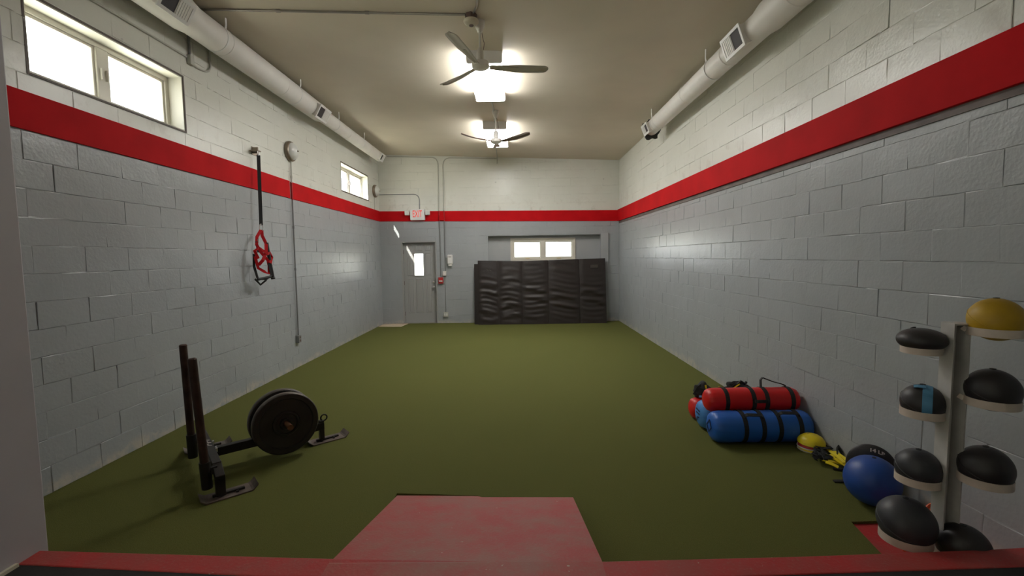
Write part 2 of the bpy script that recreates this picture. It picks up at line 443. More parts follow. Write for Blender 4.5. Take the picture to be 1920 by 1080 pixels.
# turf with cut-outs round the ramp and in the rack corner
RF = [(-.89, 3.178), (-.30, 3.135), (-.268, 3.105), (.375, 3.08)]
poly = [(XL, 1.95), (-.892, 1.95), RF[0], RF[1], RF[2], RF[3], (.378, 1.95), (2.0, 1.95), (2.03, 2.48), (2.084, 2.777), (XR, 2.79), (XR, D), (XL, D)]
t = MB().prism(poly, -.016, 0)
tag(t.build('floor', M_TURF), 'green artificial turf covering the training floor', 'floor', kind='structure')
tag(MB().box((XL-.2, 1.5, -.12), (XR+.2, D+.6, -.017)).build('concrete_floor', M_REDC), 'red painted concrete showing beside the turf in the rack corner', 'floor', kind='structure')

# platform (camera side) with red sill, ramp
PZ = .30
SE = [(-2.36, 2.112), (-1.6, 2.07), (-.879, 2.032), (-.2, 2.008), (.375, 1.997), (1.3, 2.02), (2.178, 2.057), (XR, 2.09)]
SI = [(XR, 1.955), (2.221, 1.939), (.98, 1.893), (0, 1.885), (-1.154, 1.917), (-2.282, 2.004), (-2.36, 2.01)]
sill = MB().prism([(x, y) for x, y in SE] + SI, -.016, PZ)
tag(sill.build('sill', M_REDC, bevel=.006), 'chipped red painted concrete sill along the edge of the raised floor', 'sill', kind='structure')
pf = MB().prism([(-2.36, Y0)] + [(x, y) for x, y in SI[::-1]] + [(XR, Y0)], .1, PZ-.004)
tag(pf.build('platform', M_RUBFLOOR), 'black rubber covered raised floor in the near room', 'floor', kind='structure')
rp = MB()
N_ = 8; vs = []
rz = lambda y: -.012 + (3.172-y)*(PZ+.010)/(3.172-1.99)
far = [V((x, y, rz(y))) for x, y in ((-.885, 3.172), (-.30, 3.13), (-.268, 3.10), (.372, 3.075))]
near = [V((x, 1.99, rz(1.99))) for x in (-.885, -.30, -.268, .372)]
lip = [V((q.x-.0, 1.887, PZ+.003)) for q in near]
for q in near: q.z = PZ+.003
lip[0].x = -.885; lip[3].x = .372
top = far + near + lip; bot = [V((q.x, q.y, -.0165)) for q in far+near] + [V((q.x, q.y, PZ-.02)) for q in lip]
fs = []
for j in (0, 4):
    for i in range(3): fs.append((j+i, j+i+1, j+i+5, j+i+4))
k = 12
fs += [(0, 4, k+4, k), (4, 8, k+8, k+4), (3, k+3, k+7, 7), (7, k+7, k+11, 11)]
fs += [(i, k+i, k+i+1, i+1) for i in range(3)] + [(8+i, 9+i, k+9+i, k+8+i) for i in range(3)]
rp.add(top+bot, fs)
tag(rp.build('ramp', M_RAMP), 'worn red concrete ramp leading down onto the turf', 'ramp', kind='structure')

# near wall with the wide opening the camera looks through
fw = MB().box((XL, 1.30, -.016), (-2.35, 2.15, 4.38)).box((-2.35, 1.86, 3.12), (XR, 2.15, 4.38))
tag(fw.build('wall_front', M_JAMB, bevel=.008), 'lilac grey wall end at the left edge of the opening', 'wall', kind='structure')
tag(MB().box((-2.38, 1.40, PZ-.01), (-2.334, 2.0, PZ+.012)).build('baseboard_front', M_CREAM), 'thin pale strip along the foot of the lilac wall end', 'trim', kind='structure')
an = MB().box((XL-.22, Y0-.2, -.1), (XR+.22, Y0, 3.6))
tag(an.build('wall_anteroom', M_ANTE), 'plain wall of the near room behind the viewer', 'wall', kind='structure')
tag(MB().box((XL-.22, Y0-.2, 3.4), (XR+.22, 1.9, 3.55)).build('ceiling_anteroom', M_ANTE), 'plain ceiling of the near room', 'ceiling', kind='structure')

tag(MB().box((XL-2.6, 2.45, -.1), (XL-.22, 2.75, 6.2)).build('wall_sun_block', M_ANTE), 'added unseen wall outside, keeping the sun off the large left window', 'wall', kind='structure')  # unseen wall added to keep direct sun out of the near window

# red boards
def board(name, label, pts, n, th):
    """pts: bottom-a, bottom-b, top-b, top-a on the wall face"""
    n = V(n); P = [V(q) for q in pts]
    b = MB().add(P+[q+n*th for q in P], [(0, 1, 2, 3), (7, 6, 5, 4), (0, 4, 5, 1), (1, 5, 6, 2), (2, 6, 7, 3), (3, 7, 4, 0)])
    return tag(b.build(name, M_RED, bevel=.002), label, 'board', kind='structure')
board('trim_1', 'red board on the left wall under the large window', [(XL, 2.15, 2.650), (XL, 7.04, 2.643), (XL, 7.04, 2.905), (XL, 2.15, 2.925)], (1, 0, 0), .022)
board('trim_2', 'red board on the left wall beyond the conduit', [(XL, 7.09, 2.640), (XL, D, 2.640), (XL, D, 2.896), (XL, 7.09, 2.900)], (1, 0, 0), .022)
board('trim_3', 'red board across the end wall behind the exit sign', [(XL, D, 2.640), (XR, D, 2.555), (XR, D, 2.828), (XL, D, 2.896)], (0, -1, 0), .02)
board('trim_4', 'long red board along the right wall', [(XR, 2.15, 2.545), (XR, D, 2.553), (XR, D, 2.842), (XR, 2.15, 2.842)], (-1, 0, 0), .045)
tag(MB().box((XR-.016, 2.15, 2.495), (XR, D-.02, 2.545)).build('trim_5', mat('lath_with_board_shadow', (.13, .10, .092), .6, var=(6, .3))), 'thin brown lath, darkened as the shadow under the red board on the right wall', 'trim', kind='structure')  # lath colour darkened to carry the shadow line below the board

# ------------------------------------------------------------------ windows
def wframe(name, label, o, U, n, u0, u1, z0, z1, setback, bead):
    """two-light vinyl window set back in the wall. n points into the room"""
    o, U, n = V(o), V(U), V(n); B = Matrix((U, n, V((0, 0, 1)))).transposed().to_4x4(); B.translation = o
    root = empty(name, o+U*u0+V((0, 0, z0))-n*setback, label, 'window', kind='structure')
    rv = MB()
    if setback > .05:
        e = .012
        rv.box((u0, -setback, z0), (u1, .001, z0+e), B).box((u0, -setback, z1-e), (u1, .001, z1), B)
        rv.box((u0, -setback, z0+e), (u0+e, .001, z1-e), B).box((u1-e, -setback, z0+e), (u1, .001, z1-e), B)
        rv.build('reveal', M_REVEAL, root)
    fr = MB(); f = .055; y0, y1 = -setback-.03, -setback+.03; um = (u0+u1)/2
    fr.box((u0, y0, z0), (u1, y1, z0+f), B).box((u0, y0, z1-f), (u1, y1, z1), B)
    fr.box((u0, y0, z0+f), (u0+f, y1, z1-f), B).box((u1-f, y0, z0+f), (u1, y1, z1-f), B)
    fr.box((um-.06, y0, z0+f), (um+.06, y1, z1-f), B)
    F_ = fr.build('window_frame', M_VINYLW, root, bevel=.006)
    for a, b in ((u0+f, um-.06), (um+.06, u1-f)):
        s = MB(); g = .022
        s.box((a, y0+.01, z0+f), (b, y1-.018, z0+f+g), B).box((a, y0+.01, z1-f-g), (b, y1-.018, z1-f), B)
        s.box((a, y0+.01, z0+f+g), (a+g, y1-.018, z1-f-g), B).box((b-g, y0+.01, z0+f+g), (b, y1-.018, z1-f-g), B)
        s.build('sash', M_VINYLW, root, bevel=.004)
        MB().box((a+g, -setback-.008, z0+f+g), (b-g, -setback-.003, z1-f-g), B).build('pane', M_GLASS, root)
        h = MB().box(((a+b)/2-.05, y1-.004, z0+.028), ((a+b)/2+.05, y1+.02, z0+.045), B)
        h.box(((a+b)/2-.012, y1+.01, z0+.035), ((a+b)/2+.06, y1+.03, z0+.046), B)
        h.build('crank_handle', M_BRASS, root, bevel=.003)
    for du in (-.028, .028):
        l = MB().box((um+du-.008, y1-.002, (z0+z1)/2-.05), (um+du+.008, y1+.018, (z0+z1)/2+.05), B)
        l.build('latch', M_VINYLW, root, bevel=.003)
    if bead:
        d = MB(); k = .016
        d.box((u0-k, -.002, z0-k), (u1+k, .008, z0), B).box((u0-k, -.002, z1), (u1+k, .008, z1+k), B)
        d.box((u0-k, -.002, z0), (u0, .008, z1), B).box((u1, -.002, z0), (u1+k, .008, z1), B)
        d.build('bead', M_DKFR, root)
    return root
wframe('window_1', 'large two-light window high in the left wall nearest the camera', (XL, 0, 0), (0, 1, 0), (1, 0, 0), *W1, .17, True)
wframe('window_2', 'far window high in the left wall near the corner', (XL, 0, 0), (0, 1, 0), (1, 0, 0), *W2, .17, True)
# recessed infill behind the mats with the third window
RY = .16
W3 = (-.117, 1.50, 1.60, 2.13)
inf = MB()
for (a, b, c_, d_) in rect_minus(REC, [W3]): inf.box((a, D+RY, c_), (b, D+RY+.15, d_))
tag(inf.build('infill_panel', M_GTRIM, wall_back))
MB().box((2.154, D-.05, -.01), (2.344, D+.02, 2.267)).build('post', M_GTRIM, wall_back, bevel=.004)
wframe('window_3', 'low two-light window in the end wall above the black mats', (0, D+RY, 0), (1, 0, 0), (0, -1, 0), *W3, .02, False)
tr = MB(); a, b, c_, d_ = W3; k = .03
tr.box((a-k, D+RY-.025, c_-k), (b+k, D+RY, c_)).box((a-k, D+RY-.025, d_), (b+k, D+RY, d_+k)).box((a-k, D+RY-.025, c_), (a, D+RY, d_)).box((b, D+RY-.025, c_), (b+k, D+RY, d_))
o = bpy.data.objects['window_3']; tr.build('casing', M_VINYLW, o, bevel=.004)
# light portals in the window openings (they only guide sampling of the sky)
def portal(loc, dr, sx, sy):
    L = bpy.data.lights.new('portal', 'AREA'); L.shape = 'RECTANGLE'; L.size = sx; L.size_y = sy; L.cycles.is_portal = True
    o = bpy.data.objects.new('portal', L); COL.objects.link(o); o.location = loc; o.rotation_euler = V(dr).to_track_quat('-Z', 'Z').to_euler()
portal((XL-.21, (W1[0]+W1[1])/2, 3.35), (1, 0, 0), 1.6, .6)
portal((XL-.21, (W2[0]+W2[1])/2, 3.35), (1, 0, 0), 1.7, .6)
portal((.69, D+RY+.06, 1.865), (0, -1, 0), 1.65, .55)

# ------------------------------------------------------------------ exit door
door = empty('door_1', ((DOOR[0]+DOOR[1])/2, D+.1, 0), 'grey panelled exit door with a small glazed light', 'door', kind='structure')
dx0, dx1 = DOOR[0]+.035, DOOR[1]-.035; dw = dx1-dx0; DY = D+.10; DT = 2.085
LITE = (-2.64, -2.41, 1.24, 1.80)
sl = MB()
for (a, b, c_, d_) in rect_minus((dx0, dx1, .004, DT), [LITE]): sl.box((a, DY, c_), (b, DY+.045, d_))
sl.build('door_slab', M_DOOR, door)
fr = MB().box((DOOR[0], D-.006, 0), (dx0-.003, D+.15, 2.12)).box((dx1+.003, D-.006, 0), (DOOR[1], D+.15, 2.12)).box((dx0-.003, D-.006, DT+.004), (dx1+.003, D+.15, 2.12))
fr.box((DOOR[0], DY+.046, -.02), (dx0+.03, D+.2, 2.12)).box((dx1-.03, DY+.046, -.02), (DOOR[1], D+.2, 2.12)).box((dx0+.03, DY+.046, DT-.03), (dx1-.03, D+.2, 2.12))
fr.build('door_frame', M_DOOR, door, bevel=.003)
MB().box((DOOR[0], D-.01, -.018), (DOOR[1], D+.21, .012)).build('threshold', M_GALV, door)
tr = MB(); a, b, c_, d_ = LITE; k = .02
tr.box((a-k, DY-.012, c_-k), (b+k, DY, c_)).box((a-k, DY-.012, d_), (b+k, DY, d_+k)).box((a-k, DY-.012, c_), (a, DY, d_)).box((b, DY-.012, c_), (b+k, DY, d_))
tr.build('lite_frame', M_DOOR, door, bevel=.003)
MB().box((a, DY+.018, c_), (b, DY+.024, d_)).build('pane', M_GLASS, door)
def dpan(u0, u1, z0, z1):
    p = MB(); g = .028
    P = [V((u0, DY, z0)), V((u1, DY, z0)), V((u1, DY, z1)), V((u0, DY, z1))]
    Q = [V((u0+g*.4, DY-.010, z0+g*.4)), V((u1-g*.4, DY-.010, z0+g*.4)), V((u1-g*.4, DY-.010, z1-g*.4)), V((u0+g*.4, DY-.010, z1-g*.4))]
    R_ = [V((u0+g, DY-.003, z0+g)), V((u1-g, DY-.003, z0+g)), V((u1-g, DY-.003, z1-g)), V((u0+g, DY-.003, z1-g))]
    S_ = [V((u0+g*1.6, DY-.009, z0+g*1.6)), V((u1-g*1.6, DY-.009, z0+g*1.6)), V((u1-g*1.6, DY-.009, z1-g*1.6)), V((u0+g*1.6, DY-.009, z1-g*1.6))]
    A = P+Q+R_+S_; fs = [(12, 13, 14, 15)]
    for j in (0, 4, 8):
        for i in range(4): fs.append((j+i, j+(i+1) % 4, j+4+(i+1) % 4, j+4+i))
    p.add(A, fs).build('panel', M_DOOR, door)
cols = [(-2.82, -2.67), (-2.615, -2.42), (-2.355, -2.20)]
for u in cols: dpan(*u, .27, 1.17)
for i, u in enumerate(cols):
    dpan(*u, 1.88, 2.04)
    if i != 1: dpan(*u, 1.24, 1.82)
kn = MB().lathe([(.03, 0), (.03, .008), (.012, .012), (.012, .03), (.028, .04), (.032, .055), (.022, .07), (.001, .073)], 20, X((0, -1, 0), (-2.155, DY, .93)))
kn.build('knob', M_STEEL, door, smooth=True)
MB().lathe([(.028, 0), (.028, .012), (.018, .02), (.001, .021)], 20, X((0, -1, 0), (-2.155, DY, 1.06))).build('deadbolt', M_STEEL, door, smooth=True)
for z in (.25, 1.05, 1.85): MB().lathe([(.008, -.05), (.008, .05)], 10, Matrix.Translation((dx0-.002, DY-.006, z))).build('hinge', M_DBOX, door)
portal((-2.525, D+.17, 1.52), (0, -1, 0), .26, .6)

# ------------------------------------------------------------------ ceiling lamps
def lamp(lab, x, y0, y1):
    z = cz(x); wd = .22
    root = empty('ceiling_lamp', (x, (y0+y1)/2, z), lab, 'lamp', 'ceiling lamps')
    MB().box((x-wd, y0, z-.03), (x+wd, y1, z+.005)).build('housing', M_WHITE, root)
    sec = [(-wd+.005, -.03), (-wd+.005, -.125), (-wd+.018, -.14), (wd-.018, -.14), (wd-.005, -.125), (wd-.005, -.03)]
    m = MB(); vs = [V((x+a, y, z+b)) for y in (y0+.03, y1-.03) for a, b in sec]; n = 6
    m.add(vs, [(i, (i+1) % n, n+(i+1) % n, n+i) for i in range(n)]+[tuple(range(n)), tuple(range(n, 2*n))])
    m.build('lens', M_LENS, root)
    for y in (y0, y1-.03):
        e = MB(); vs = [V((x+a*1.02, yy, z+b*1.03+.002)) for yy in (y, y+.03) for a, b in sec]
        e.add(vs, [(i, (i+1) % n, n+(i+1) % n, n+i) for i in range(n)]+[tuple(range(n)), tuple(range(n, 2*n))]); e.build('end_cap', M_WHITE, root)
lamp('glowing white ceiling lamp behind the nearer fan', -.355, 5.70, 7.12)
lamp('glowing white ceiling lamp behind the far fan', -.365, 8.60, 10.06)

# ------------------------------------------------------------------ ceiling fans
def blade(hub, ang, L, m, parent, droop):
    n = 36; vs = []; fs = []
    ca, sa = math.cos(ang), math.sin(ang); e = V((ca, sa, 0)); s = V((-sa, ca, 0))
    for i in range(n+1):
        t = i/n; r = .10 + (L-.10)*t
        hw = .030+.034*min(1, t*2.0)
        if t > .90: hw *= math.sqrt(max(.02, 1-((t-.90)/.10)**2))
        tw = -math.radians(17)*(1-.4*t)
        z = droop*t*t
        c0 = hub+e*r+V((0, 0, z))
        for k in range(5):
            q = -1+k*.5; cam_ = .012*(1-q*q)
            vs.append(c0+s*(q*hw*math.cos(tw))+V((0, 0, q*hw*math.sin(tw)+cam_)))
    for i in range(n):
        for k in range(4): fs.append((i*5+k, (i+1)*5+k, (i+1)*5+k+1, i*5+k+1))
    b = MB().add(vs, fs).build('blade', m, parent, smooth=True, fix=False)
    so_ = b.modifiers.new('thick', 'SOLIDIFY'); so_.thickness = .004
    ri = MB().band([hub+e*.06+V((0, 0, .005)), hub+e*.12+V((0, 0, .012)), hub+e*(L*.55)+V((0, 0, droop*.3+.004))], .026, .006)
    ri.build('blade_arm', m, b)
def fan(lab, mount, hub, tips, m, droop):
    zc = cz(mount.x)
    root = empty('ceiling_fan', (mount.x, mount.y, zc), lab, 'fan', 'ceiling fans')
    ax = V((hub.x, hub.y, zc))
    MB().lathe([(.058, .002), (.058, -.01), (.052, -.05), (.030, -.10), (.022, -.12), (.001, -.121)], 24, Matrix.Translation(ax)).build('canopy', M_FANW, root, smooth=True)
    MB().lathe([(.0135, -.10), (.0135, hub.z-zc+.12)], 14, Matrix.Translation(ax)).build('downrod', M_FANW, root, smooth=True)
    MB().lathe([(.016, .19), (.034, .17), (.040, .13), (.040, .07), (.030, .06), (.088, .045), (.094, .02), (.094, -.005), (.06, -.028), (.001, -.034)], 32, Matrix.Translation(hub)).build('motor_housing', M_FANW, root, smooth=True)
    MB().tube([ax+V((.02, 0, -.11)), ax+V((.035, 0, -.2)), hub+V((.045, .02, .25)), hub+V((.03, 0, .16))], .004, 6).build('cable', M_DBOX, root)
    L = sum((t-hub).length for t in tips[:1]); a0 = math.atan2(tips[0].y-hub.y, tips[0].x-hub.x)
    for k in range(3): blade(hub, a0+k*2*PI/3, L, m, root, droop)
m1 = ce(905, 40); h1 = V((m1.x-.03, m1.y, pl(901, 125, 1, m1.y).z))
h1.x = pl(901, 125, 1, m1.y).x
tip = fl(1028, 130, h1.z+.02); 
fan('grey bladed ceiling fan nearest the camera', m1, h1, [V((tip.x, tip.y, h1.z))], M_BLADE, .02)
m2 = ce(926, 208); h2 = pl(930, 266, 1, m2.y)
tip = fl(993, 249, h2.z+.06)
fan('dark bladed ceiling fan towards the end wall', m2, h2, [V((tip.x, tip.y, h2.z))], M_BLADE2, .06)

# smoke detector on its box, ceiling conduits
sd = V((-.43, 4.88, cz(-.43)))
root = empty('smoke_detector', sd, 'cream smoke detector on a brown ceiling box by the nearer fan', 'smoke detector')
MB().lathe([(.062, .001), (.062, -.055), (.055, -.06)], 8, Matrix.Translation(sd)).build('junction_box', M_DBOX, root)
MB().lathe([(.076, -.058), (.080, -.075), (.072, -.090), (.045, -.108), (.001, -.112)], 28, Matrix.Translation(sd)).build('detector_body', M_CREAM, root, smooth=True)
MB().lathe([(.024, -.106), (.024, -.115), (.001, -.116)], 16, Matrix.Translation(sd)).build('vent', M_DBOX, root)
def arc(p0, c, p1, n=8):
    """quadratic bend"""
    p0, c, p1 = V(p0), V(c), V(p1); return [p0*(1-t)**2+c*2*t*(1-t)+p1*t*t for t in [i/n for i in range(n+1)]]
def conduit(name, label, pts, r, m, clips=(), cm=None, clipr=None):
    root = empty(name, pts[0], label, 'conduit', 'electrical conduits')
    MB().tube(pts, r, 10).build('pipe', m, root, smooth=True)
    for (p, d) in clips:
        MB().lathe([(r*1.45, -.02), (r*1.45, .02)], 12, X(d, p)).build('coupling', cm or m, root)
    return root
def con(name, label, pts, r, m, cl=()): return conduit(name, label, [V(p) for p in pts], r, m, cl)
def onc(x, y, off=.014): return V((x, y, cz(x)-off))
con('ceiling_conduit', 'galvanised conduit crossing the ceiling to the smoke detector', [onc(-3.46, 4.86), onc(-2.0, 4.86), onc(-.49, 4.86)], .0115, M_GALV, [(onc(-2.42, 4.86), (1, 0, -.04)), (onc(-1.5, 4.86), (1, 0, -.04))])
con('ceiling_conduit', 'galvanised conduit running back from the smoke detector above the camera', [onc(-.40, 4.82), onc(-.36, 4.7), onc(-.31, 4.4), onc(-.30, 2.4)], .0115, M_GALV)
con('ceiling_conduit', 'conduit between the two ceiling lamps past the far fan', [onc(-.365, 7.12), onc(-.35, 7.85), onc(-.365, 8.6)], .0115, M_CONDW, [(onc(-.36, 8.05), (0, 1, 0))])
con('ceiling_conduit', 'short conduit from the far ceiling lamp down the end wall', [onc(-.42, 10.06), onc(-.44, 11.5)]+arc(onc(-.44, 11.5), onc(-.45, D-.014), (-.45, D-.014, cz(-.45)-.12))[1:]+[(-.45, D-.014, cz(-.45)-.16)], .0115, M_CONDW)
# end wall conduits
zt = cz(-2)-.035
con('wall_conduit', 'conduit along the top of the end wall bending down to the red pull station', [(XL+.25, D-.014, cz(XL)-.055), (-2.12, D-.014, zt)]+arc((-2.12, D-.014, zt), (-1.945, D-.014, zt), (-1.945, D-.014, zt-.2))[1:]+[(-1.945, D-.034, 2.95), (-1.945, D-.034, 2.5), (-1.945, D-.014, 2.4), (-1.945, D-.014, 1.2)], .0125, M_CONDP)
zt2 = cz(-1.2)-.03
con('wall_conduit', 'conduit from the ceiling bending down to the switch box beside the door', [(-.45, D-.014, cz(-.45)-.035), (-1.62, D-.014, zt2+.005)]+arc((-1.62, D-.014, zt2+.005), (-1.82, D-.014, zt2+.01), (-1.82, D-.014, zt2-.2))[1:]+[(-1.82, D-.034, 2.95), (-1.82, D-.034, 2.5), (-1.82, D-.014, 2.4), (-1.825, D-.014, 1.34)], .0125, M_CONDP)
con('wall_conduit', 'thin conduit from the switch box down to the low outlet on the end wall', [(-1.84, D-.012, 1.24), (-1.84, D-.012, .28)], .009, M_CONDG)
q = bk(745, 365); q2 = bk(787, 392)
con('wall_conduit', 'conduit from the far round wall light to the exit sign', [(XL+.02, D-.014, q.z), (q2.x-.16, D-.014, q.z)]+arc((q2.x-.16, D-.014, q.z), (q2.x, D-.014, q.z), (q2.x, D-.014, q.z-.16))[1:]+[(q2.x, D-.02, 2.9)], .0105, M_CONDG)
def ebox(name, label, cat, c_, d_, m, parts=()):
    root = empty(name, V(c_), label, cat)
    MB().cbox(c_, d_).build('box', m, root, bevel=.004)
    for nm, pc, pd, pm in parts: MB().cbox(pc, pd).build(nm, pm, root, bevel=.002)
    return root
ebox('junction_box', 'red painted junction box on the red board right of the exit sign', 'box', (-1.88, D-.045, 2.70), (.12, .05, .12), M_RED)
ebox('switch_box', 'small grey switch box beside the exit door', 'switch', (-1.845, D-.025, 1.29), (.09, .05, .12), M_CONDW, [('switch_plate', (-1.845, D-.053, 1.29), (.075, .006, .11), M_WPNT), ('toggle', (-1.845, D-.06, 1.29), (.012, .02, .025), M_WHITE)])
ebox('fire_alarm_pull', 'red fire alarm pull station beside the exit door', 'fire alarm', (-1.945, D-.03, 1.11), (.125, .06, .16), M_PULL, [('pull_handle', (-1.945, D-.066, 1.095), (.085, .014, .03), M_WHITE), ('face_plate', (-1.945, D-.062, 1.14), (.09, .006, .04), M_REDP)])
ebox('wall_outlet', 'metal outlet box low on the end wall beside the mats', 'outlet', (-1.838, D-.025, .228), (.115, .05, .12), M_CONDW, [('socket', (-1.838-.026, D-.052, .228), (.035, .008, .06), M_WHITE), ('socket', (-1.838+.026, D-.052, .228), (.035, .008, .06), M_WHITE)])
# soap / sanitiser dispenser
c_ = bk(844.5, 488); ds = empty('sanitiser_dispenser', (c_.x, D, 1.48), 'white sanitiser dispenser on the end wall', 'dispenser')
MB().box((c_.x-.068, D-.10, 1.52), (c_.x+.068, D, 1.765)).build('body', M_WHITE, ds, bevel=.025, seg=4)
MB().box((c_.x-.05, D-.085, 1.475), (c_.x+.05, D-.01, 1.525)).build('nozzle_housing', M_WHITE, ds, bevel=.015, seg=3)
MB().lathe([(.016, 0), (.016, .006), (.001, .007)], 16, X((0, -1, 0), (c_.x, D-.085, 1.535))).build('button', M_CREAM, ds)
MB().box((c_.x-.03, D-.103, 1.70), (c_.x+.03, D-.099, 1.72)).build('logo_strip', M_GALV, ds)

# exit sign
ex = empty('exit_sign', (-2.488, D, 2.64), 'white EXIT sign with red letters and two lamp heads', 'sign')
MB().box((-2.672, D-.10, 2.650), (-2.303, D-.02, 2.925)).build('housing', M_WHITE, ex, bevel=.010)
vs, fs = text_mesh('EXIT', .225, .002)
wd = max(v.x for v in vs)-min(v.x for v in vs); ht = max(v.y for v in vs)-min(v.y for v in vs)
m = Matrix.Translation((-2.488, D-.102, 2.80)) @ Matrix.Rotation(PI/2, 4, 'X') @ Matrix.Diagonal((.235/wd, .165/ht, 1, 1))
MB().add(vs, fs, m).build('lettering', M_EXITR, ex, fix=False)
for sx, xx in ((-1, -2.745), (1, -2.225)):
    hd = MB().cbox((xx, D-.10, 2.83), (.115, .085, .115)).build('lamp_head', M_WHITE, ex, bevel=.02, seg=3)
    MB().cbox((xx, D-.145, 2.83), (.085, .006, .085)).build('lamp_lens', M_DOME, hd)
    MB().lathe([(.010, 0), (.010, .07)], 10, X((-sx, 0, .1), (xx+sx*-.02, D-.075, 2.86))).build('arm', M_WHITE, ex)

# ------------------------------------------------------------------ round wall lights
def sconce(label, y, z):
    root = empty('wall_light', (XL, y, z), label, 'wall light', 'round wall lights')
    Mx = X((1, 0, 0), (XL, y, z))
    MB().lathe([(.140, 0), (.152, .012), (.154, .040), (.148, .056), (.136, .066), (.128, .067)], 40, Mx).build('rim', M_NICKEL, root, smooth=True)
    MB().lathe([(.130, .060), (.122, .085), (.098, .112), (.060, .132), (.02, .140), (.001, .141)], 40, Mx).build('dome', M_DOME, root, smooth=True)
    MB().lathe([(.012, .138), (.012, .150), (.007, .158), (.001, .161)], 14, Mx).build('finial', M_NICKEL, root, smooth=True)
sconce('round wall light above the conduit on the left wall', 7.095, 3.362)
sconce('far round wall light on the left wall beside the corner', 11.30, 3.35)
# conduit down the left wall with outlet at its foot
con('wall_conduit', 'long grey conduit down the left wall below the round wall light', [(XL+.034, 7.085, 3.24), (XL+.034, 7.075, 2.75), (XL+.034, 7.064, 1.6), (XL+.034, 7.06, .50)], .0105, M_CONDP, [(V((XL+.034, 7.064, 1.55)), (0, 0, 1)), (V((XL+.034, 7.08, 2.97)), (0, 0, 1)), (V((XL+.034, 7.07, 2.2)), (0, 0, 1))])
ebox('wall_outlet', 'metal outlet box at the foot of the conduit on the left wall', 'outlet', (XL+.03, 7.06, .455), (.06, .08, .12), M_CONDG, [('socket', (XL+.062, 7.06, .48), (.006, .035, .035), M_DBOX), ('socket', (XL+.062, 7.06, .43), (.006, .035, .035), M_DBOX)])
con('wall_conduit', 'short thin wire under the far round wall light', [(XL+.012, 11.29, 3.2), (XL+.012, 11.28, 2.9)], .006, M_CONDW)
# conduit over the large window
a = wl(165, 0); b = wl(350, 108)
con('wall_conduit', 'conduit along the top of the left wall over the large window', [(XL+.014, 2.2, a.z), (XL+.014, b.y-.02, b.z)], .011, M_CONDW)
cb = empty('conduit_fitting', (XL, b.y, b.z), 'conduit elbow and loop under the left duct', 'conduit')
MB().cbox((XL+.025, b.y+.02, b.z-.02), (.05, .06, .10)).build('box', M_CONDW, cb, bevel=.006)
MB().tube([(XL+.02, b.y+.02, b.z+.03), (XL+.02, b.y+.02, 4.25)], .013, 10).build('riser', M_CONDG, cb)
e = wl(390, 105)
MB().tube([(XL+.02, b.y+.03, b.z-.04), (XL+.02, b.y+.12, b.z-.055)]+arc((XL+.02, b.y+.12, b.z-.055), (XL+.02, e.y, b.z-.055), (XL+.02, e.y, b.z+.06))[1:]+[(XL+.02, e.y, 4.2)], .011, 10).build('loop', M_CONDW, cb, smooth=True)

# ------------------------------------------------------------------ ducts
def duct(name, label, x, z, secs, yend, hang, regs, side):
    """secs [(y, r)]; registers face the room (side=+1 for the left wall duct)"""
    root = empty(name, (x, secs[0][0], z), label, 'duct', 'round white air ducts')
    prof = []
    for (y, r) in secs: prof.append((r, y))
    prof += [(secs[-1][1]*.995, yend-.03), (secs[-1][1]*.9, yend), (.001, yend+.001)]
    Mx = Matrix.Translation((x, 0, z)) @ Matrix(((1, 0, 0, 0), (0, 0, 1, 0), (0, -1, 0, 0), (0, 0, 0, 1)))
    MB().lathe(prof, 40, Mx).build('pipe', M_WPNT, root, smooth=True)
    def rad(y):
        rr = secs[0][1]
        for (a, r) in secs:
            if y >= a: rr = r
        return rr
    y = secs[0][0]+.55
    while y < yend-.2:
        r = rad(y); MB().lathe([(r+.001, -.006), (r+.0035, -.004), (r+.0035, .004), (r+.001, .006)], 40, X((0, 1, 0), (x, y, z)), cap=False).build('seam', M_WPNT, root, smooth=True); y += 1.22
    for hy in hang:
        r = rad(hy)
        MB().band([(x+side*r*.80, hy, z+r*.62), (x+side*r*.86, hy, z+r*.9), (x+side*r*.86, hy, cz(x+side*r*.86)+.004)], .030, .003, upv=(1, 0, 0)).build('hanger_strap', M_WHITE, root)
        MB().lathe([(r+.001, -.011), (r+.004, -.011), (r+.004, .011), (r+.001, .011)], 40, X((0, 1, 0), (x, hy, z)), cap=False).build('hanger_ring', M_WHITE, root)
    for (ry, L, hh, tilt) in regs:
        r = rad(ry)
        n = V((side*math.cos(tilt), 0, -math.sin(tilt))); up = V((side*math.sin(tilt), 0, math.cos(tilt))); u = V((0, 1, 0))
        c0 = V((x, ry, z))+n*(r+.03)
        B = Matrix((u, up, n)).transposed().to_4x4(); B.translation = c0
        bx = MB().box((-L/2+.02, -hh/2+.015, -.10), (L/2-.02, hh/2-.015, 0), B).build('register_boot', M_WPNT, root)
        pf_ = MB().box((-L/2, -hh/2, 0), (L/2, -hh/2+.03, .014), B).box((-L/2, hh/2-.03, 0), (L/2, hh/2, .014), B)
        pf_.box((-L/2, -hh/2+.03, 0), (-L/2+.03, hh/2-.03, .014), B).box((L/2-.03, -hh/2+.03, 0), (L/2, hh/2-.03, .014), B)
        rg = pf_.build('register', M_WHITE, root, bevel=.002)
        MB().box((-L/2+.03, -hh/2+.03, .001), (.0, hh/2-.03, .004), B).build('register_opening', M_DARK, rg)
        MB().box((.0, -hh/2+.03, .001), (L/2-.03, hh/2-.03, .009), B).build('damper', M_WPNT, rg)
        for k in range(5):
            yy = .01+k*(L/2-.05)/5
            MB().box((yy, -hh/2+.03, .009), (yy+.006, hh/2-.03, .013), B).build('vane', M_WHITE, rg)
    return root
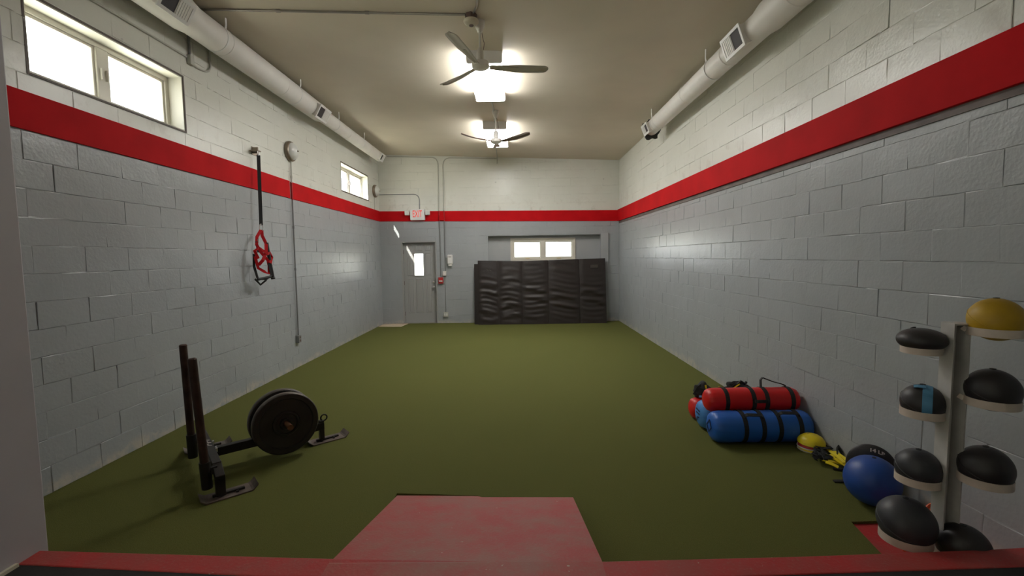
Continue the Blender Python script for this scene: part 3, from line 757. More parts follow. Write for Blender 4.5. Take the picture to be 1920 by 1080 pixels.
duct('air_duct', 'round white duct along the left wall above the windows', -3.21, 4.10, [(2.16, .165), (4.55, .165), (4.68, .145), (6.9, .145), (7.62, .143), (7.78, .112)], 10.95, (5.05, 6.75, 8.25, 9.6), [(4.25, .38, .20, .5), (7.42, .40, .22, .5), (10.72, .26, .18, .5)], 1)
dr = duct('air_duct', 'round white duct along the right wall ending above the red board', 2.37, 3.872, [(2.16, .150), (4.35, .150), (4.5, .128), (6.4, .120)], 8.10, (5.55, 7.72), [(4.78, .40, .22, .35), (7.92, .30, .18, .35)], -1)
bagm = MB()
rr = random.Random(3)
bagm.ball((0, 0, 0), (.165, .05, .165), 28, 14, Matrix.Translation((2.37, 8.10, 3.855)), fn=lambda p: 1+.10*math.sin(7*p.x+3*p.z)+.06*math.sin(13*p.z))
bagm.build('end_wrap', M_BLACK, dr, smooth=True)

# ------------------------------------------------------------------ suspension trainer on its bracket
br = empty('wall_bracket', (XL, 6.15, 3.15), 'steel strap anchor bracket above the red board', 'bracket')
MB().box((XL, 6.08, 3.095), (XL+.014, 6.22, 3.20)).box((XL+.014, 6.02, 3.125), (XL+.125, 6.10, 3.140)).box((XL+.014, 6.085, 3.11), (XL+.09, 6.10, 3.19)).build('plate', M_NICKEL, br, bevel=.002)
for yy, zz in ((6.10, 3.18), (6.20, 3.115)): MB().lathe([(.008, 0), (.008, .008), (.001, .009)], 8, X((1, 0, 0), (XL+.014, yy, zz))).build('bolt', M_STEEL, br)
sx = XL+.115; sy = pl(485, 300, 0, sx).y; sy2 = pl(488.5, 425, 0, sx).y; sy3 = pl(491, 480, 0, sx+.04).y
st = empty('suspension_trainer', (sx, sy, 1.4), 'black and red suspension straps with handles hanging from the bracket', 'exercise straps')
def ringpts(c, r1, r2, ax1, ax2, n=20): return [V(c)+V(ax1)*(r1*math.cos(2*PI*i/n))+V(ax2)*(r2*math.sin(2*PI*i/n)) for i in range(n)]
MB().tube(ringpts((sx, sy, 3.105), .016, .035, (0, 1, 0), (0, 0, 1)), .005, 8, True).build('carabiner', M_STEEL, st, smooth=True)
MB().band([(sx, sy, 3.075), (sx+.004, (sy+sy2)/2, 2.6), (sx+.008, sy2, 2.16)], .042, .007, upv=(.6, -.8, 0)).build('anchor_strap', M_BAND, st)
MB().tube(ringpts((sx+.008, sy2, 2.13), .022, .045, (.6, .8, 0), (0, 0, 1)), .0055, 8, True).build('ring', M_STEEL, st, smooth=True)
def loopband(pts, w_, m, nm):
    return MB().band(pts, w_*1.25, .004, upv=(.7, -.7, .2)).build(nm, m, st)
q = lambda dy, z, dx=0: V((sx+.005+dx*1.9, (sy2 if z > 2.05 else sy3)+dy*1.25, z))
loopband([q(0, 2.10), q(-.05, 2.0, .01), q(-.09, 1.9, .02), q(-.07, 1.80, .04), q(.02, 1.70, .05), q(.07, 1.62, .04)], .030, M_STRAPR, 'webbing')
loopband([q(.01, 2.10), q(.05, 2.02, .01), q(.06, 1.92, .03), q(.0, 1.80, .05), q(-.07, 1.70, .05), q(-.10, 1.64, .03)], .032, M_STRAPR, 'webbing')
loopband([q(-.10, 1.72, .03), q(-.13, 1.82, .02), q(-.08, 1.86, .03), q(.0, 1.78, .06), q(.10, 1.80, .04), q(.13, 1.74, .04), q(.04, 1.66, .06)], .030, M_STRAPR, 'webbing')
loopband([q(-.13, 1.75, .02), q(-.11, 1.60, .03), q(-.05, 1.55, .05), q(.03, 1.52, .05), q(.07, 1.66, .04)], .028, M_STRAPR, 'webbing')
for dy in (-.055, .075):
    MB().lathe([(.012, -.02), (.012, .02)], 10, X((0, .2, 1), q(dy, 1.95, .02))).build('buckle', M_STEEL, st)
loopband([q(-.08, 1.94, .015), q(-.085, 1.80, .03)], .026, M_BAND, 'pad_strap')
# triangular foot loop with grip (left) and straight grip (right)
tri = [q(-.12, 1.78, .01), q(-.13, 1.62, .01), q(-.10, 1.46, .02), q(-.02, 1.455, .05), q(.05, 1.50, .06), q(.04, 1.66, .05)]
MB().band(tri, .030, .006, upv=(.8, -.6, 0)).build('foot_loop', M_BAND, st)
MB().tube([q(-.105, 1.455, .02), q(.035, 1.48, .06)], .017, 12).build('grip', M_BLACK, st, smooth=True)
MB().tube([q(.075, 1.93, .03), q(.085, 1.7, .04), q(.105, 1.47, .05)], .021, 12).build('grip', M_BLACK, st, smooth=True)
MB().lathe([(.001, -.012), (.026, -.010), (.026, .010), (.001, .012)], 16, X((.05, .1, -1), q(.107, 1.455, .05))).build('grip_cap', M_BLACK, st, smooth=True)
MB().band([q(-.10, 1.46, .0), q(-.03, 1.38, .01), q(.03, 1.44, .03)], .024, .005, upv=(.8, -.6, 0)).build('loop_tail', M_BAND, st)

# ------------------------------------------------------------------ folding mats against the end wall
def fmat(label, x0s, zL, zR, yb, yt, th, grp_wr, marks=()):
    root = empty('folding_mat', ((x0s[0]+x0s[-1])/2, yb, 0), label, 'mat', 'black folding mats')
    xa, xb = x0s[0], x0s[-1]
    for k, (a, b) in enumerate(zip(x0s, x0s[1:])):
        nx, nz = 14, 56; vs = []; fs = []
        rn = random.Random(k*7+len(label)); ph = [rn.uniform(0, 6) for _ in range(6)]
        def front(u, t):
            zt = zL+(zR-zL)*((a+(b-a)*u)-xa)/(xb-xa); z = zt*t
            e = min(1, 4.5*min(u, 1-u)+.05)*min(1, 12*min(t, 1-t)+.1)
            amp = grp_wr*(.25+1.15*max(0, 1-abs(t-.38)/.42))
            sag = .35*math.sin(PI*u)*(1 if t > .2 else -.5)
            w1 = math.sin(2*PI*(t*7.3+.22*math.sin(3*u+ph[0])-sag*.5)+ph[1]); w1 = math.copysign(abs(w1)**.6, w1)
            d = amp*(.62*w1*(.6+.5*math.sin(2.3*t*5+ph[5]+2*u)) + .3*math.sin(2*PI*(t*13+.5*u)+ph[2]+2*math.sin(4*u+ph[3])) + .35*math.sin(5*u+9*t+ph[4]))
            puff = .016*min(1, 6*min(u, 1-u))**.7
            return V((a+.006+(b-a-.012)*u, yb+(yt-yb)*t - puff - d*e, z+.003))
        for j in range(nz+1):
            for i in range(nx+1): vs.append(front(i/nx, j/nz))
        n0 = len(vs)
        for j in range(nz+1):
            for i in range(nx+1):
                p_ = vs[j*(nx+1)+i]; vs.append(V((p_.x, yb+(yt-yb)*j/nz+th, p_.z)))
        W_ = nx+1
        for j in range(nz):
            for i in range(nx):
                fs.append((j*W_+i, j*W_+i+1, (j+1)*W_+i+1, (j+1)*W_+i)); fs.append((n0+j*W_+i, n0+(j+1)*W_+i, n0+(j+1)*W_+i+1, n0+j*W_+i+1))
        for i in range(nx):
            fs.append((i, n0+i, n0+i+1, i+1)); fs.append((nz*W_+i, nz*W_+i+1, n0+nz*W_+i+1, n0+nz*W_+i))
        for j in range(nz):
            fs.append((j*W_, (j+1)*W_, n0+(j+1)*W_, n0+j*W_)); fs.append((j*W_+nx, n0+j*W_+nx, n0+(j+1)*W_+nx, (j+1)*W_+nx))
        MB().add(vs, fs).build('panel', M_MAT, root, smooth=True)
        if k:
            zt = zL+(zR-zL)*(a-xa)/(xb-xa)
            MB().band([(a, yb+.02, .01), (a, yt+.02, zt-.01)], .018, .01, upv=(0, -1, 0)).build('hinge_strip', M_MAT, root)
    return root
xs = [bk(v, 545, .3).x for v in (896, 936, 979.5, 1029, 1087, 1137)]
fm = fmat('wide black folding mat in front with five creased panels', xs, 1.555, 1.615, 11.30, 11.50, .05, .017)
pz = lambda x, z, off=.045: V((x, 11.30+.2*z/1.58-off, z))
tg = pz(bk(1114.5, 500, .25).x, 1.42)
MB().box((tg.x-.09, tg.y-.004, tg.z-.035), (tg.x+.09, tg.y+.03, tg.z+.035)).build('sewn_tag', M_TAG, fm)
c0 = pz(bk(913, 506, .25).x, 1.35, .038)
lg = MB().band([c0+V((-.09, 0, -.03)), c0+V((-.04, 0, .01)), c0+V((0, 0, .025)), c0+V((.03, 0, .0)), c0+V((.06, 0, .012)), c0+V((.10, 0, -.012))], .014, .008, upv=(0, 0, 1))
lg.build('printed_mark', M_TEXTG, fm)
fmat('black folding mat behind, standing out past the left end', [bk(889, 545, .2).x, xs[0]+.55, xs[0]+1.2, xs[0]+1.9, xs[0]+2.5], 1.515, 1.53, 11.38, 11.575, .025, .004)
fmat('black folding mat at the back whose top edge shows above the left end', [bk(895, 545, .15).x+.01, bk(932, 545, .15).x, bk(932, 545, .15).x+.6, bk(932, 545, .15).x+1.2], 1.60, 1.56, 11.44, 11.64, .025, .004)

# beige doormat
dm = [fl(709, 613), fl(724, 605.5), fl(767, 606.5), fl(752, 613)]
P = [V((max(p.x, XL+.02), min(p.y, D-.06), 0)) for p in dm]
n = 12; vs = []; fs = []
for j in range(n+1):
    for i in range(n+1):
        u, v_ = i/n, j/n
        p_ = (P[0]*(1-u)+P[3]*u)*(1-v_)+(P[1]*(1-u)+P[2]*u)*v_
        vs.append(V((p_.x, p_.y, .008+.012*abs(math.sin(2.2*u+3*v_))*(u*(1-u)*2+.3)*v_)))
for j in range(n):
    for i in range(n): fs.append((j*(n+1)+i, j*(n+1)+i+1, (j+1)*(n+1)+i+1, (j+1)*(n+1)+i))
o = MB().add(vs, fs).build('doormat', M_MATB, smooth=True, fix=False)
sd_ = o.modifiers.new('thick', 'SOLIDIFY'); sd_.thickness = .007
tag(o, 'flat beige mat on the turf in front of the exit door', 'mat')

# ------------------------------------------------------------------ push sled
SO = V((-2.51, 3.56, 0)); SF = V((.755, .656, 0)).normalized(); SS = V((SF.y, -SF.x, 0))
def sp(f, s, z): return SO+SF*f+SS*s+V((0, 0, z))
sled = empty('push_sled', SO, 'rusty black push sled with two upright handles on the turf', 'sled')
BM = Matrix((SF, SS, V((0, 0, 1)))).transposed().to_4x4(); BM.translation = SO
def skid(f, s, L, W_, parent):
    n = 25; vs = []; fs = []
    for i in range(n+1):
        t = i/n; x = -L/2+L*t; z = .006
        if t < .10: z += .026*((.10-t)/.10)
        if t > .90: z += .036*((t-.90)/.10)
        for dy in (-W_/2, W_/2):
            for dz in (0, .009): vs.append(sp(f+x, s+dy, z+dz-.005))
    for i in range(n):
        a = i*4; b = a+4
        fs += [(a, b, b+1, a+1), (a+2, a+3, b+3, b+2), (a+1, b+1, b+3, a+3), (a, a+2, b+2, b)]
    fs += [(0, 1, 3, 2), (n*4, n*4+2, n*4+3, n*4+1)]
    o = MB().add(vs, fs).build('skid', M_SKID, parent)
    MB().box((f-L*.28, s-.012, .008), (f+L*.28, s+.012, .024), BM).build('rib', M_IRON, o)
    for df in (-.06, .05): MB().lathe([(.01, 0), (.01, .012), (.001, .013)], 8, Matrix.Translation(sp(f+df, s+.03, .01))).build('bolt', M_IRON, o)
skid(.05, .53, .36, .15, sled); skid(.05, -.55, .36, .15, sled); skid(.93, 0, .36, .15, sled)
fr = MB()
fr.box((-.03, -.42, .155), (.03, .42, .215), BM)
for s_ in (1, -1):
    fr.add([(-.03, s_*.40, .155), (.03, s_*.40, .155), (.03, s_*.40, .215), (-.03, s_*.40, .215), (-.03, s_*.56, .10), (.03, s_*.56, .10), (.03, s_*.56, .165), (-.03, s_*.56, .165)],
           [(0, 1, 2, 3), (4, 7, 6, 5), (0, 4, 5, 1), (1, 5, 6, 2), (2, 6, 7, 3), (3, 7, 4, 0)], BM)
    fr.box((-.03, s_*.53-.03, .012), (.03, s_*.53+.03, .155), BM)
fr.build('cross_frame', M_IRON, sled, bevel=.004)
MB().box((.03, -.03, .115), (.80, .03, .185), BM).build('main_beam', M_IRON, sled, bevel=.004)
MB().box((.80, -.028, .115), (.90, .028, .18), BM).box((.86, -.024, .012), (.90, .024, .20), BM).build('front_upright', M_IRON, sled, bevel=.004)
MB().tube(ringpts(sp(.905, 0, .22), .028, .028, SF, (0, 0, 1)), .007, 8, True).build('tow_eye', M_IRON, sled, smooth=True)
for k, (s0, f0) in enumerate(((-.16, -.012), (-.125, .004), (-.09, -.006), (-.055, .008), (-.02, -.008), (.015, .004))):
    MB().band([sp(f0-.012, s0-.010, .2158), sp(f0+.014, s0+.010, .2158)] if k % 2 else [sp(f0-.014, s0, .2158), sp(f0+.012, s0, .2158)], .010, .001, upv=(0, 0, 1)).build('painted_mark', M_TEXTW, sled)
MB().box((-.045, .02, .10), (-.028, .20, .24), BM).build('name_plate', M_SKID, sled)
for s_ in (.10, .14, -.05): MB().cbox((.036, s_, .21), (.012, .02, .03), BM).build('bracket', M_STEEL, sled)
for (b0, tp, s_) in ((fl(389, 915, .05), (360, 672), 1), (fl(362, 857, .05), (343, 646), -1)):
    ht = 1.02
    t0 = pl(tp[0], tp[1], 2, ht)
    d = V((t0.x-b0.x, t0.y-b0.y, 0))
    if d.length > .16: d = d.normalized()*.16
    t1 = V((b0.x+d.x, b0.y+d.y, ht))
    ax = (t1-b0).normalized()
    sl_ = MB().lathe([(.036, 0), (.036, .20)], 20, X(ax, b0)); sl_.build('handle_socket', M_IRON, sled, smooth=True)
    MB().lathe([(.028, .02), (.028, (t1-b0).length-.006), (.022, (t1-b0).length)], 20, X(ax, b0)).build('handle', M_RUST, sled, smooth=True)
    br0 = MB().band([b0+ax*.12, sp(0, s_*.45, .18)], .03, .05); br0.build('socket_bracket', M_IRON, sled)
# plates on the transverse pin
PC = pl(536, 793, 1, 3.80); PC.z = max(PC.z, .30)
rel = PC-SO; pf, ps = rel.dot(SF), rel.dot(SS)
PR = .262
MB().lathe([(.023, -.20), (.023, .30)], 20, X(SS, sp(pf, 0, PC.z))).build('plate_pin', M_RUSTB, sled, smooth=True)
MB().box((pf-.03, -.03, .15), (pf+.03, .03, PC.z+.03), BM).build('pin_post', M_IRON, sled, bevel=.004)
def plate(label, s0, sg):
    c0 = sp(pf, s0, PC.z); Mx = X(SS*sg, c0)
    root = empty('weight_plate', V((c0.x, c0.y, c0.z)), label, 'weight plate', 'plates on the sled')
    R_ = PR
    MB().lathe([(.030, -.022), (R_*.80, -.022), (R_*.83, -.032), (R_*.97, -.032), (R_, -.024), (R_, .024), (R_*.97, .032), (R_*.83, .032), (R_*.80, .018), (R_*.42, .014), (R_*.40, .024), (R_*.34, .026), (R_*.32, .016), (.055, .016), (.048, .034), (.030, .034)], 64, Mx, cap=False).build('disc', M_PLATE, root, smooth=True)
    MB().lathe([(R_*.985, -.029), (R_+.0012, -.022), (R_+.0012, .022), (R_*.985, .029)], 64, Mx, cap=False).build('rim', M_RIM, root, smooth=True)
plate('weight plate on the near side of the sled with its pin showing', ps if ps > .05 else .075, 1)
plate('weight plate on the far side of the sled behind the other plate', (ps if ps > .05 else .075)-.15, -1)

# ------------------------------------------------------------------ sandbags
def bag(label, x0, x1, y, z, r, m, bands, handles, yaw=0., cap=.055, mark=None):
    root = empty('sandbag', ((x0+x1)/2, y, z-r), label, 'sandbag', 'cylindrical sandbags by the right wall')
    L = x1-x0; prof = [(.002, -.004), (r*.30, 0), (r*.62, .006), (r*.85, cap*.42), (r*.97, cap), (r, cap*1.7)]
    nseg = 10
    for i in range(1, nseg): prof.append((r*(1+.012*math.sin(i*2.1)), cap*1.7+(L-cap*3.4)*i/nseg))
    prof += [(r, L-cap*1.7), (r*.97, L-cap), (r*.85, L-cap*.42), (r*.62, L-.006), (r*.3, L), (.002, L+.004)]
    B = Matrix.Translation((x0, y, z)) @ Matrix.Rotation(yaw, 4, 'Z') @ X((1, 0, 0), (0, 0, 0), up=(0, 0, 1))
    mb = MB().lathe(prof, 44, None, cap=True)
    for v in mb.v:                       # gathered creases at both ends, flattened underside
        e = max(0, 1-min(v.z, L-v.z)/(cap*2.4)); a = math.atan2(v.y, v.x); k = 1+.035*e*math.sin(15*a)*min(1, math.hypot(v.x, v.y)/r)
        v.x *= k; v.y *= k
    for v in mb.v: v.y = max(v.y, -r*.965)
    mb.v = [B @ v for v in mb.v]
    mb.build('body', m, root, smooth=True)
    def at(fr, ang, rr_): return B @ V((rr_*math.cos(ang), rr_*math.sin(ang), L*fr))
    for f_ in bands:
        pts = [at(f_, 2*PI*i/36, r+.003) for i in range(36)]
        n_ = 36; vs = []; fs = []
        for i in range(n_):
            a = 2*PI*i/n_
            for rr_, dz in ((r*.99, -.018), (r+.006, -.018), (r+.006, .018), (r*.99, .018)):
                q_ = V((rr_*math.cos(a), max(rr_*math.sin(a), -r*.968), L*f_+dz)); vs.append(B @ q_)
        for i in range(n_):
            for k in range(4): fs.append((i*4+k, i*4+(k+1) % 4, ((i+1) % n_)*4+(k+1) % 4, ((i+1) % n_)*4+k))
        MB().add(vs, fs).build('band', M_BAND, root)
    for (fa, fb, ang, rise, sag) in handles:
        A, B_ = at(fa, ang, r+.004), at(fb, ang, r+.004); dr_ = (at(.5, ang, 1)-at(.5, ang, 0)).normalized()
        kb_ = .25 if rise > .06 else .8; pts = [A, A+dr_*rise*.75+(B_-A)*.01, A+dr_*rise+(B_-A)*.09, (A+B_)/2+dr_*(rise*(1+kb_)/2-sag*.3), B_+dr_*rise*kb_+(A-B_)*.10, B_+dr_*rise*kb_*.5+(A-B_)*.02, B_]
        MB().band(pts, .028, .008, upv=tuple(dr_)).build('handle', M_BAND, root)
    if mark:
        for (pts, w_) in mark:
            MB().band([B @ V((r*p_[0], r*p_[1], -.006+.03*(p_[0]**2+p_[1]**2)**1.5)) for p_ in pts], w_, .004, upv=tuple(B.to_3x3() @ V((0, 0, 1)))).build('printed_mark', M_INK, root)
    return root
# local x,y of a bag end: with up=(0,0,1) local y is world up
diamond = [([(-.02, .45), (.34, .05), (.05, -.36), (-.30, .02), (-.02, .45)], .012)]
strokes = [([(-.35, .30), (.25, .36)], .012), ([(-.32, .08), (.2, .12)], .012), ([(-.25, -.15), (.05, -.2), (.12, -.45)], .012)]
BR, SR = .139, .110
yb1 = 4.03; yb2 = yb1+2*BR+.045; yb3 = yb2+BR+SR+.01; yt_ = (yb1+yb2)/2; zt_ = BR+math.sqrt((BR+SR)**2-((yb2-yb1)/2)**2)
bag('red sandbag at the back of the pile on the floor under the black harness', pl(1296, 768, 1, yb3-.03).x, 2.60, yb3, SR, SR, M_BAGR, (.2, .48, .62, .88), [])
bag('light blue sandbag on the floor in the middle of the pile', pl(1311, 775, 1, yb2-.03).x, 2.60, yb2, BR, BR, M_BAGL, (.2, .48, .62, .88), [], mark=strokes)
bag('blue sandbag at the front of the pile beside the cones', pl(1333, 800, 1, yb1-.03).x, 2.61, yb1, BR, BR, M_BAGB, (.30, .475, .64, .84), [(.30, .475, math.radians(128), .04, .006), (.64, .84, math.radians(124), .045, -.004)], mark=diamond)
bag('red sandbag lying on top of the two blue ones', pl(1323, 750, 1, yt_-.03).x, 2.60, yt_, zt_+.003, SR, M_BAGR, (.20, .48, .62, .89), [(.62, .885, math.radians(80), .085, .02), (.48, .62, math.radians(170), .03, .012)])

# harness on the back of the pile
hn = empty('harness', (2.1, yb3, 2*SR), 'black and yellow webbing harness heaped on the back sandbags', 'harness')
hr = random.Random(5)
def hp(px, py, y): return pl(px, py-1, 1, y-.06)
MB().ball((0, 0, 0), (.075, .06, .085), 20, 12, Matrix.Translation(hp(1313, 732, 4.70)) @ Matrix.Rotation(.5, 4, 'Y'), fn=lambda p: 1+.16*math.sin(5*p.x+2)+.1*math.sin(9*p.z)).build('pad', M_BAND, hn, smooth=True)
MB().ball((0, 0, 0), (.15, .07, .060), 24, 12, Matrix.Translation(hp(1385, 733, 4.66)), fn=lambda p: 1+.13*math.sin(6*p.x+1)+.1*math.sin(8*p.z+3*p.y)).build('pad', M_BAND, hn, smooth=True)
MB().ball((0, 0, 0), (.075, .05, .032), 20, 10, Matrix.Translation(hp(1376, 722, 4.68)), fn=lambda p: 1+.15*math.sin(7*p.x)).build('pad', M_BAND, hn, smooth=True)
MB().band([hp(1322, 724, 4.66), hp(1335, 732, 4.62), hp(1352, 731, 4.62), hp(1366, 728, 4.63), hp(1376, 719, 4.66), hp(1388, 718, 4.66), hp(1400, 725, 4.66), hp(1414, 735, 4.62)], .035, .012, upv=(0, -.6, .8)).build('webbing', M_BAND, hn)
MB().band([hp(1302, 741, 4.68), hp(1310, 728, 4.66), hp(1318, 721, 4.68), hp(1326, 726, 4.70), hp(1330, 738, 4.66)], .035, .012, upv=(0, -.8, .5)).build('webbing', M_BAND, hn)
MB().tube([hp(1383, 722, 4.6), hp(1389, 716, 4.6), hp(1396, 721, 4.6), hp(1399, 718, 4.62)], .014, 8).build('knot', M_BAND, hn, smooth=True)
MB().band([hp(1361, 731, 4.57), hp(1372, 732, 4.55), hp(1378, 727, 4.56), hp(1387, 721, 4.58)], .012, .006, upv=(0, -.8, .6)).build('yellow_trim', M_YEL, hn)
MB().band([hp(1347, 727, 4.58), hp(1354, 730, 4.57)], .02, .006, upv=(0, -.8, .6)).build('yellow_trim', M_YEL, hn)
MB().band([hp(1323, 723, 4.58), hp(1324, 730, 4.58)], .016, .006, upv=(0, -1, 0)).build('yellow_trim', M_YEL, hn)
MB().box(tuple(hp(1313, 744, 4.6)-V((.012, .004, .01))), tuple(hp(1313, 744, 4.6)+V((.012, .004, .01)))).build('buckle', M_STEEL, hn)

# ------------------------------------------------------------------ stack of disc cones
cb_ = fl(1525, 842); CX, CY = 2.515, 3.835
for k, (m, lab, dz) in enumerate(((M_CREAM, 'pale disc cone at the bottom of the stack', 0), (M_YEL, 'lower yellow disc cone in the stack', .012), (M_WHITE, 'white disc cone in the middle of the stack', .024),
                              (M_REDP, 'lower red disc cone of the stack', .034), (M_REDP, 'upper red disc cone of the stack', .047), (M_YEL, 'yellow disc cone just under the top of the stack', .060), (M_YEL, 'yellow disc cone on top of the stack', .070))):
    R0 = .105
    prof = [(R0*.96, 0), (R0, .003), (R0*.99, .007), (R0*.93, .022), (R0*.78, .043), (R0*.52, .060), (R0*.30, .066), (R0*.28, .063), (R0*.50, .056), (R0*.75, .039), (R0*.90, .018), (R0*.96, 0)]
    mb = MB().lathe(prof, 36, Matrix.Translation((CX+.004*math.sin(k*2), CY+.003*math.cos(k*3), dz+.001)) @ Matrix.Rotation(.04*math.sin(k*1.7), 4, 'X'), cap=False)
    tag(mb.build('disc_cone', m, smooth=True), lab, 'cone', 'stacked disc cones')
    if k == 6: MB().lathe([(R0*.29, .062), (R0*.2, .066), (.001, .067)], 24, Matrix.Translation((CX, CY, dz+.001))).build('top_cap', M_YEL, bpy.data.objects[[o.name for o in COL.objects if o.name.startswith('disc_cone')][-1]], smooth=True)

# ------------------------------------------------------------------ agility ladder
al = empty('agility_ladder', fl(1560, 868), 'bundled agility ladder with yellow rungs and black straps', 'agility ladder')
ends = [((1541, 862), (1588, 872)), ((1553, 838), (1590, 865)), ((1556, 852), (1592, 872)), ((1558, 856), (1586, 873)), ((1548, 866), (1572, 876)), ((1564, 846), (1594, 868)), ((1557, 846), (1584, 868))]
for k, (a, b) in enumerate(ends):
    A = fl(*a, .03+.010*k); B_ = fl(*b, .02+.008*k)
    A.x = min(A.x, XR-.03); B_.x = min(B_.x, XR-.03)
    MB().band([A, (A+B_)/2+V((0, 0, .004)), B_], .030, .005, upv=(.1*math.sin(k*2), -.35+.2*math.cos(k), 1)).build('rung', M_YEL, al)
ar = random.Random(12)
for k in range(7):
    c0 = fl(1530+ar.uniform(-4, 24), 852+ar.uniform(-10, 10), .03)
    pts = []
    for i in range(10):
        a = i*.75+k
        pts.append(c0+V((.05*math.cos(a)+ar.uniform(-.02, .02), .06*math.sin(a*1.1)+ar.uniform(-.02, .02), .012+.030*abs(math.sin(a*.8+k))))); pts[-1].x = min(pts[-1].x, XR-.03)
    MB().band(pts, .026, .006, upv=(.4, -.3, .8)).build('strap', M_BAND, al)
pts = [fl(1568, 858, .06), fl(1573, 838, .10), fl(1577, 836, .11), fl(1581, 850, .07), fl(1583, 862, .05)]
for p_ in pts: p_.x = min(p_.x, XR-.02)
MB().band(pts, .026, .006, upv=(-1, -.3, 0)).build('strap', M_BAND, al)
pts = [fl(1562, 878, .01), fl(1575, 880, .012), fl(1588, 879, .01), fl(1600, 890, .01)]
MB().band(pts, .03, .012, upv=(0, 0, 1)).build('strap', M_BAND, al)
sp_ = MB().band([fl(1563, 902, .006), fl(1577, 902, .010), fl(1592, 902, .006)], .03, .008, upv=(0, 0, 1))
tag(sp_.build('loose_strap', M_BAND), 'short black strap lying on the turf beside the blue ball', 'strap')

# ------------------------------------------------------------------ balls on the floor
def medball(label, c0, r, m, grp, sq=1., mx=None, seams=True):
    root = empty('medicine_ball', (c0.x, c0.y, c0.z-r), label, 'ball', grp)
    MB().ball(c0, (r, r, r*sq), 40, 24, mx).build('shell', m, root, smooth=True)
    R3 = (mx if mx else Matrix()).to_3x3()
    if seams:
        MB().tube([V(c0)+R3 @ V((r*1.001*math.cos(2*PI*i/40), r*1.001*math.sin(2*PI*i/40), 0)) for i in range(40)], .0018, 5, True).build('seam', m, root)
    MB().lathe([(.012, 0), (.012, .003), (.005, .004), (.001, .002)], 14, X(R3 @ V((0, .5, .85)), V(c0)+R3 @ V((0, .5*r, .85*r*sq))*1.01)).build('valve', M_BLACK, root)
    return root
medball('large blue ball on the turf beside the rack', V((2.37, 2.985, .161)), .161, M_BALLB, 'balls on the floor', 1.0, Matrix.Rotation(.6, 4, 'X'), seams=False)
KC = V((2.505, 3.168, .166))
E1 = V((.78, -.62, 0)).normalized(); E2 = V((-E1.y, E1.x, 0)); KR = V((.148, .042, .162))
kb = empty('medicine_ball', (KC.x, KC.y, 0), 'flattened black ball with white lettering squeezed behind the large blue ball', 'ball', 'balls on the floor')
KM = Matrix((E1, E2, V((0, 0, 1)))).transposed().to_4x4()
MB().ball(KC, tuple(KR), 40, 24, KM).build('shell', M_BALLK, kb, smooth=True)
vs, fs = text_mesh('14 LB', .040, .0004, .0016)
TT = []
for v in vs:
    lx2 = v.x*.95+.030; lz2 = KR.z*math.sqrt(1-(lx2/KR.x)**2)*.80+v.y*.75
    k = math.sqrt(max(.02, 1-(lx2/KR.x)**2-(lz2/KR.z)**2))
    TT.append(KC+KM.to_3x3() @ V((lx2, -KR.y*k-.0015-v.z, lz2)))
MB().add(TT, fs).build('lettering', M_TEXTW, kb, fix=False)

# ------------------------------------------------------------------ ball rack
RYD = 2.20
rb, rt_ = pl(1770, 995, 1, RYD), pl(1793, 605, 1, RYD)
ax = (rt_-rb).normalized(); base = rb - ax*((rb.z+.016)/ax.z); ht = (rt_-base).length
rk = empty('ball_rack', (base.x, base.y, -.016), 'white steel upright ball rack with ring holders by the right wall', 'rack')
RX = X(ax, base, up=(-.45, .9, 0))
hw = .036
po = MB()
prof = [(-hw, -hw), (hw, -hw), (hw, -hw+.006), (-hw+.006, -hw+.006), (-hw+.006, hw-.006), (hw, hw-.006), (hw, hw), (-hw, hw)]
# square tube, its camera faces left and right of the near corner
RXQ = Matrix.Translation(base) @ V((0, 0, 1)).rotation_difference(ax).to_matrix().to_4x4() @ Matrix.Rotation(math.radians(-4), 4, 'Z')
hw = .038; g_ = .005
po.box((-hw, -hw, 0), (-hw+g_, hw, ht), RXQ).box((-hw+g_, hw-g_, 0), (hw-g_, hw, ht), RXQ).box((hw-g_, -hw, 0), (hw, hw, ht), RXQ)
po.box((-hw+g_, -hw, ht-.008), (hw-g_, hw-g_, ht), RXQ)
po.build('post', M_RACK, rk)
MB().box((-.20, -.20, 0), (.14, .14, .012), Matrix.Translation(base) @ Matrix.Rotation(math.radians(-38), 4, 'Z')).build('base_plate', M_RACK, rk, bevel=.003)
balls = [ # px centre, y depth, radius, squash, material, label
 ((1868, 599), 2.12, .102, .96, M_BALLY, 'yellow ball on the top right ring of the rack', .40),
 ((1728, 637), 2.26, .100, .58, M_BALLK, 'flattened black ball on the top left ring of the rack', .25),
 ((1730, 754), 2.26, .090, .98, M_BALLK, 'black ball wrapped with blue tape on the rack', .38),
 ((1861, 731), 2.12, .100, .98, M_BALLK, 'black ball on the right ring under the yellow one', .40),
 ((1722, 877), 2.26, .096, .98, M_BALLS, 'slate black ball on the left ring under the taped one', .40),
 ((1848, 876), 2.12, .101, .98, M_BALLK, 'black ball on the third right ring of the rack', .42),
 ((1699, 977), 2.20, .122, .92, M_BALLS, 'big dull black ball on the lowest left ring', .55),
 ((1806, 1024), 2.14, .105, .98, M_BALLK, 'black ball low at the right behind the red sill', .35)]
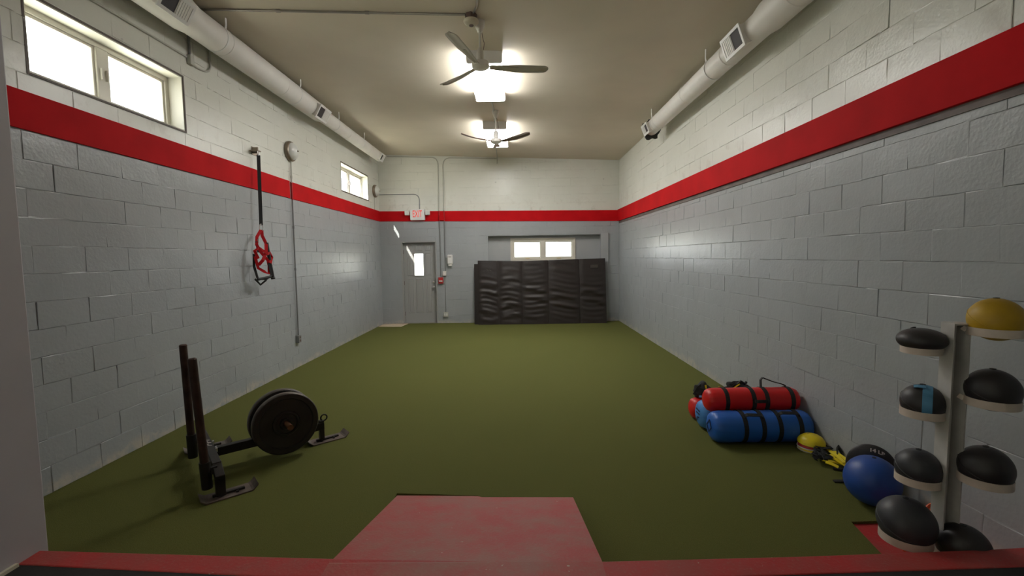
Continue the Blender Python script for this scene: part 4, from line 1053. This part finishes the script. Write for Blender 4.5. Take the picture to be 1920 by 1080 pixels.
for (px_, yd, r, sq, m, lab, drop) in balls:
    c0 = pl(*px_, 1, yd)
    if c0.x+r > XR-.01: c0.x = XR-.01-r
    b = medball(lab, c0, r, m, 'medicine balls on the rack', sq, Matrix.Rotation(.5, 4, 'X') if sq > .9 else None, seams=sq > .9)
    zr = c0.z - r*sq*drop-.017
    rr_ = r*math.sqrt(max(.05, 1-drop*drop))*1.0
    rr_ = max(rr_, .06)+.002
    if sq < .7: rr_ = .078; zr = c0.z - r*sq*.80
    ring = MB().lathe([(rr_, -.019), (rr_+.004, -.019), (rr_+.004, .019), (rr_, .019), (rr_, -.019)], 40, Matrix.Translation((c0.x, c0.y, zr)), cap=False)
    ro = ring.build('ring', M_RING, rk, smooth=True)
    # arm from the post to the ring
    pz_ = base+ax*((zr-base.z)/ax.z)
    dv = V((pz_.x-c0.x, pz_.y-c0.y, 0)); e = V((c0.x, c0.y, zr))+dv.normalized()*(rr_+.002)
    st_ = pz_-dv.normalized()*.02
    if (e-st_).length > .015:
        MB().band([st_+V((0, 0, .012)), e], .012, .022, upv=(0, 0, 1)).build('arm', M_RING, ro)
    if 'blue tape' in lab:
        vs = []; fs = []; n_ = 30
        e2 = V((CAM.x-c0.x, CAM.y-c0.y, 0)).normalized(); e1 = V((-e2.y, e2.x, 0))
        if e1.dot(RT) < 0: e1 = -e1
        for i in range(n_+1):
            a = math.radians(-55)+math.radians(230)*i/n_
            for dx_ in (-.002, .036):
                k = math.sqrt(max(.0004, (r+.0015)**2-dx_**2))
                vs.append(c0+e1*dx_+e2*(math.cos(a)*k)+V((0, 0, math.sin(a)*k*sq)))
        for i in range(n_): fs.append((i*2, i*2+1, i*2+3, i*2+2))
        t_ = MB().add(vs, fs).build('tape', M_TAPE, b, fix=False); s_ = t_.modifiers.new('t', 'SOLIDIFY'); s_.thickness = .002; s_.offset = 0
        MB().band([c0+e1*-.036+e2*.03+V((0, 0, r*.90)), c0+e1*-.02+e2*.03+V((0, 0, r*.95)), c0+e1*.01+e2*.03+V((0, 0, r*.955))], .028, .003, upv=(0, -.3, 1)).build('tape_end', M_TAPE, b)
# orange scrap of band behind the lowest ball
oc = pl(1742, 948, 1, 2.45)
tag(MB().tube([V((base.x-.02, base.y+.06, .36)), oc+V((.05, -.02, .04)), oc, oc+V((-.05, 0, -.06)), oc+V((-.09, .02, -.16)), V((oc.x-.10, oc.y+.03, .008))], .009, 8).build('orange_band', M_ORNG, smooth=True), 'orange tube showing behind the lowest balls of the rack', 'band')
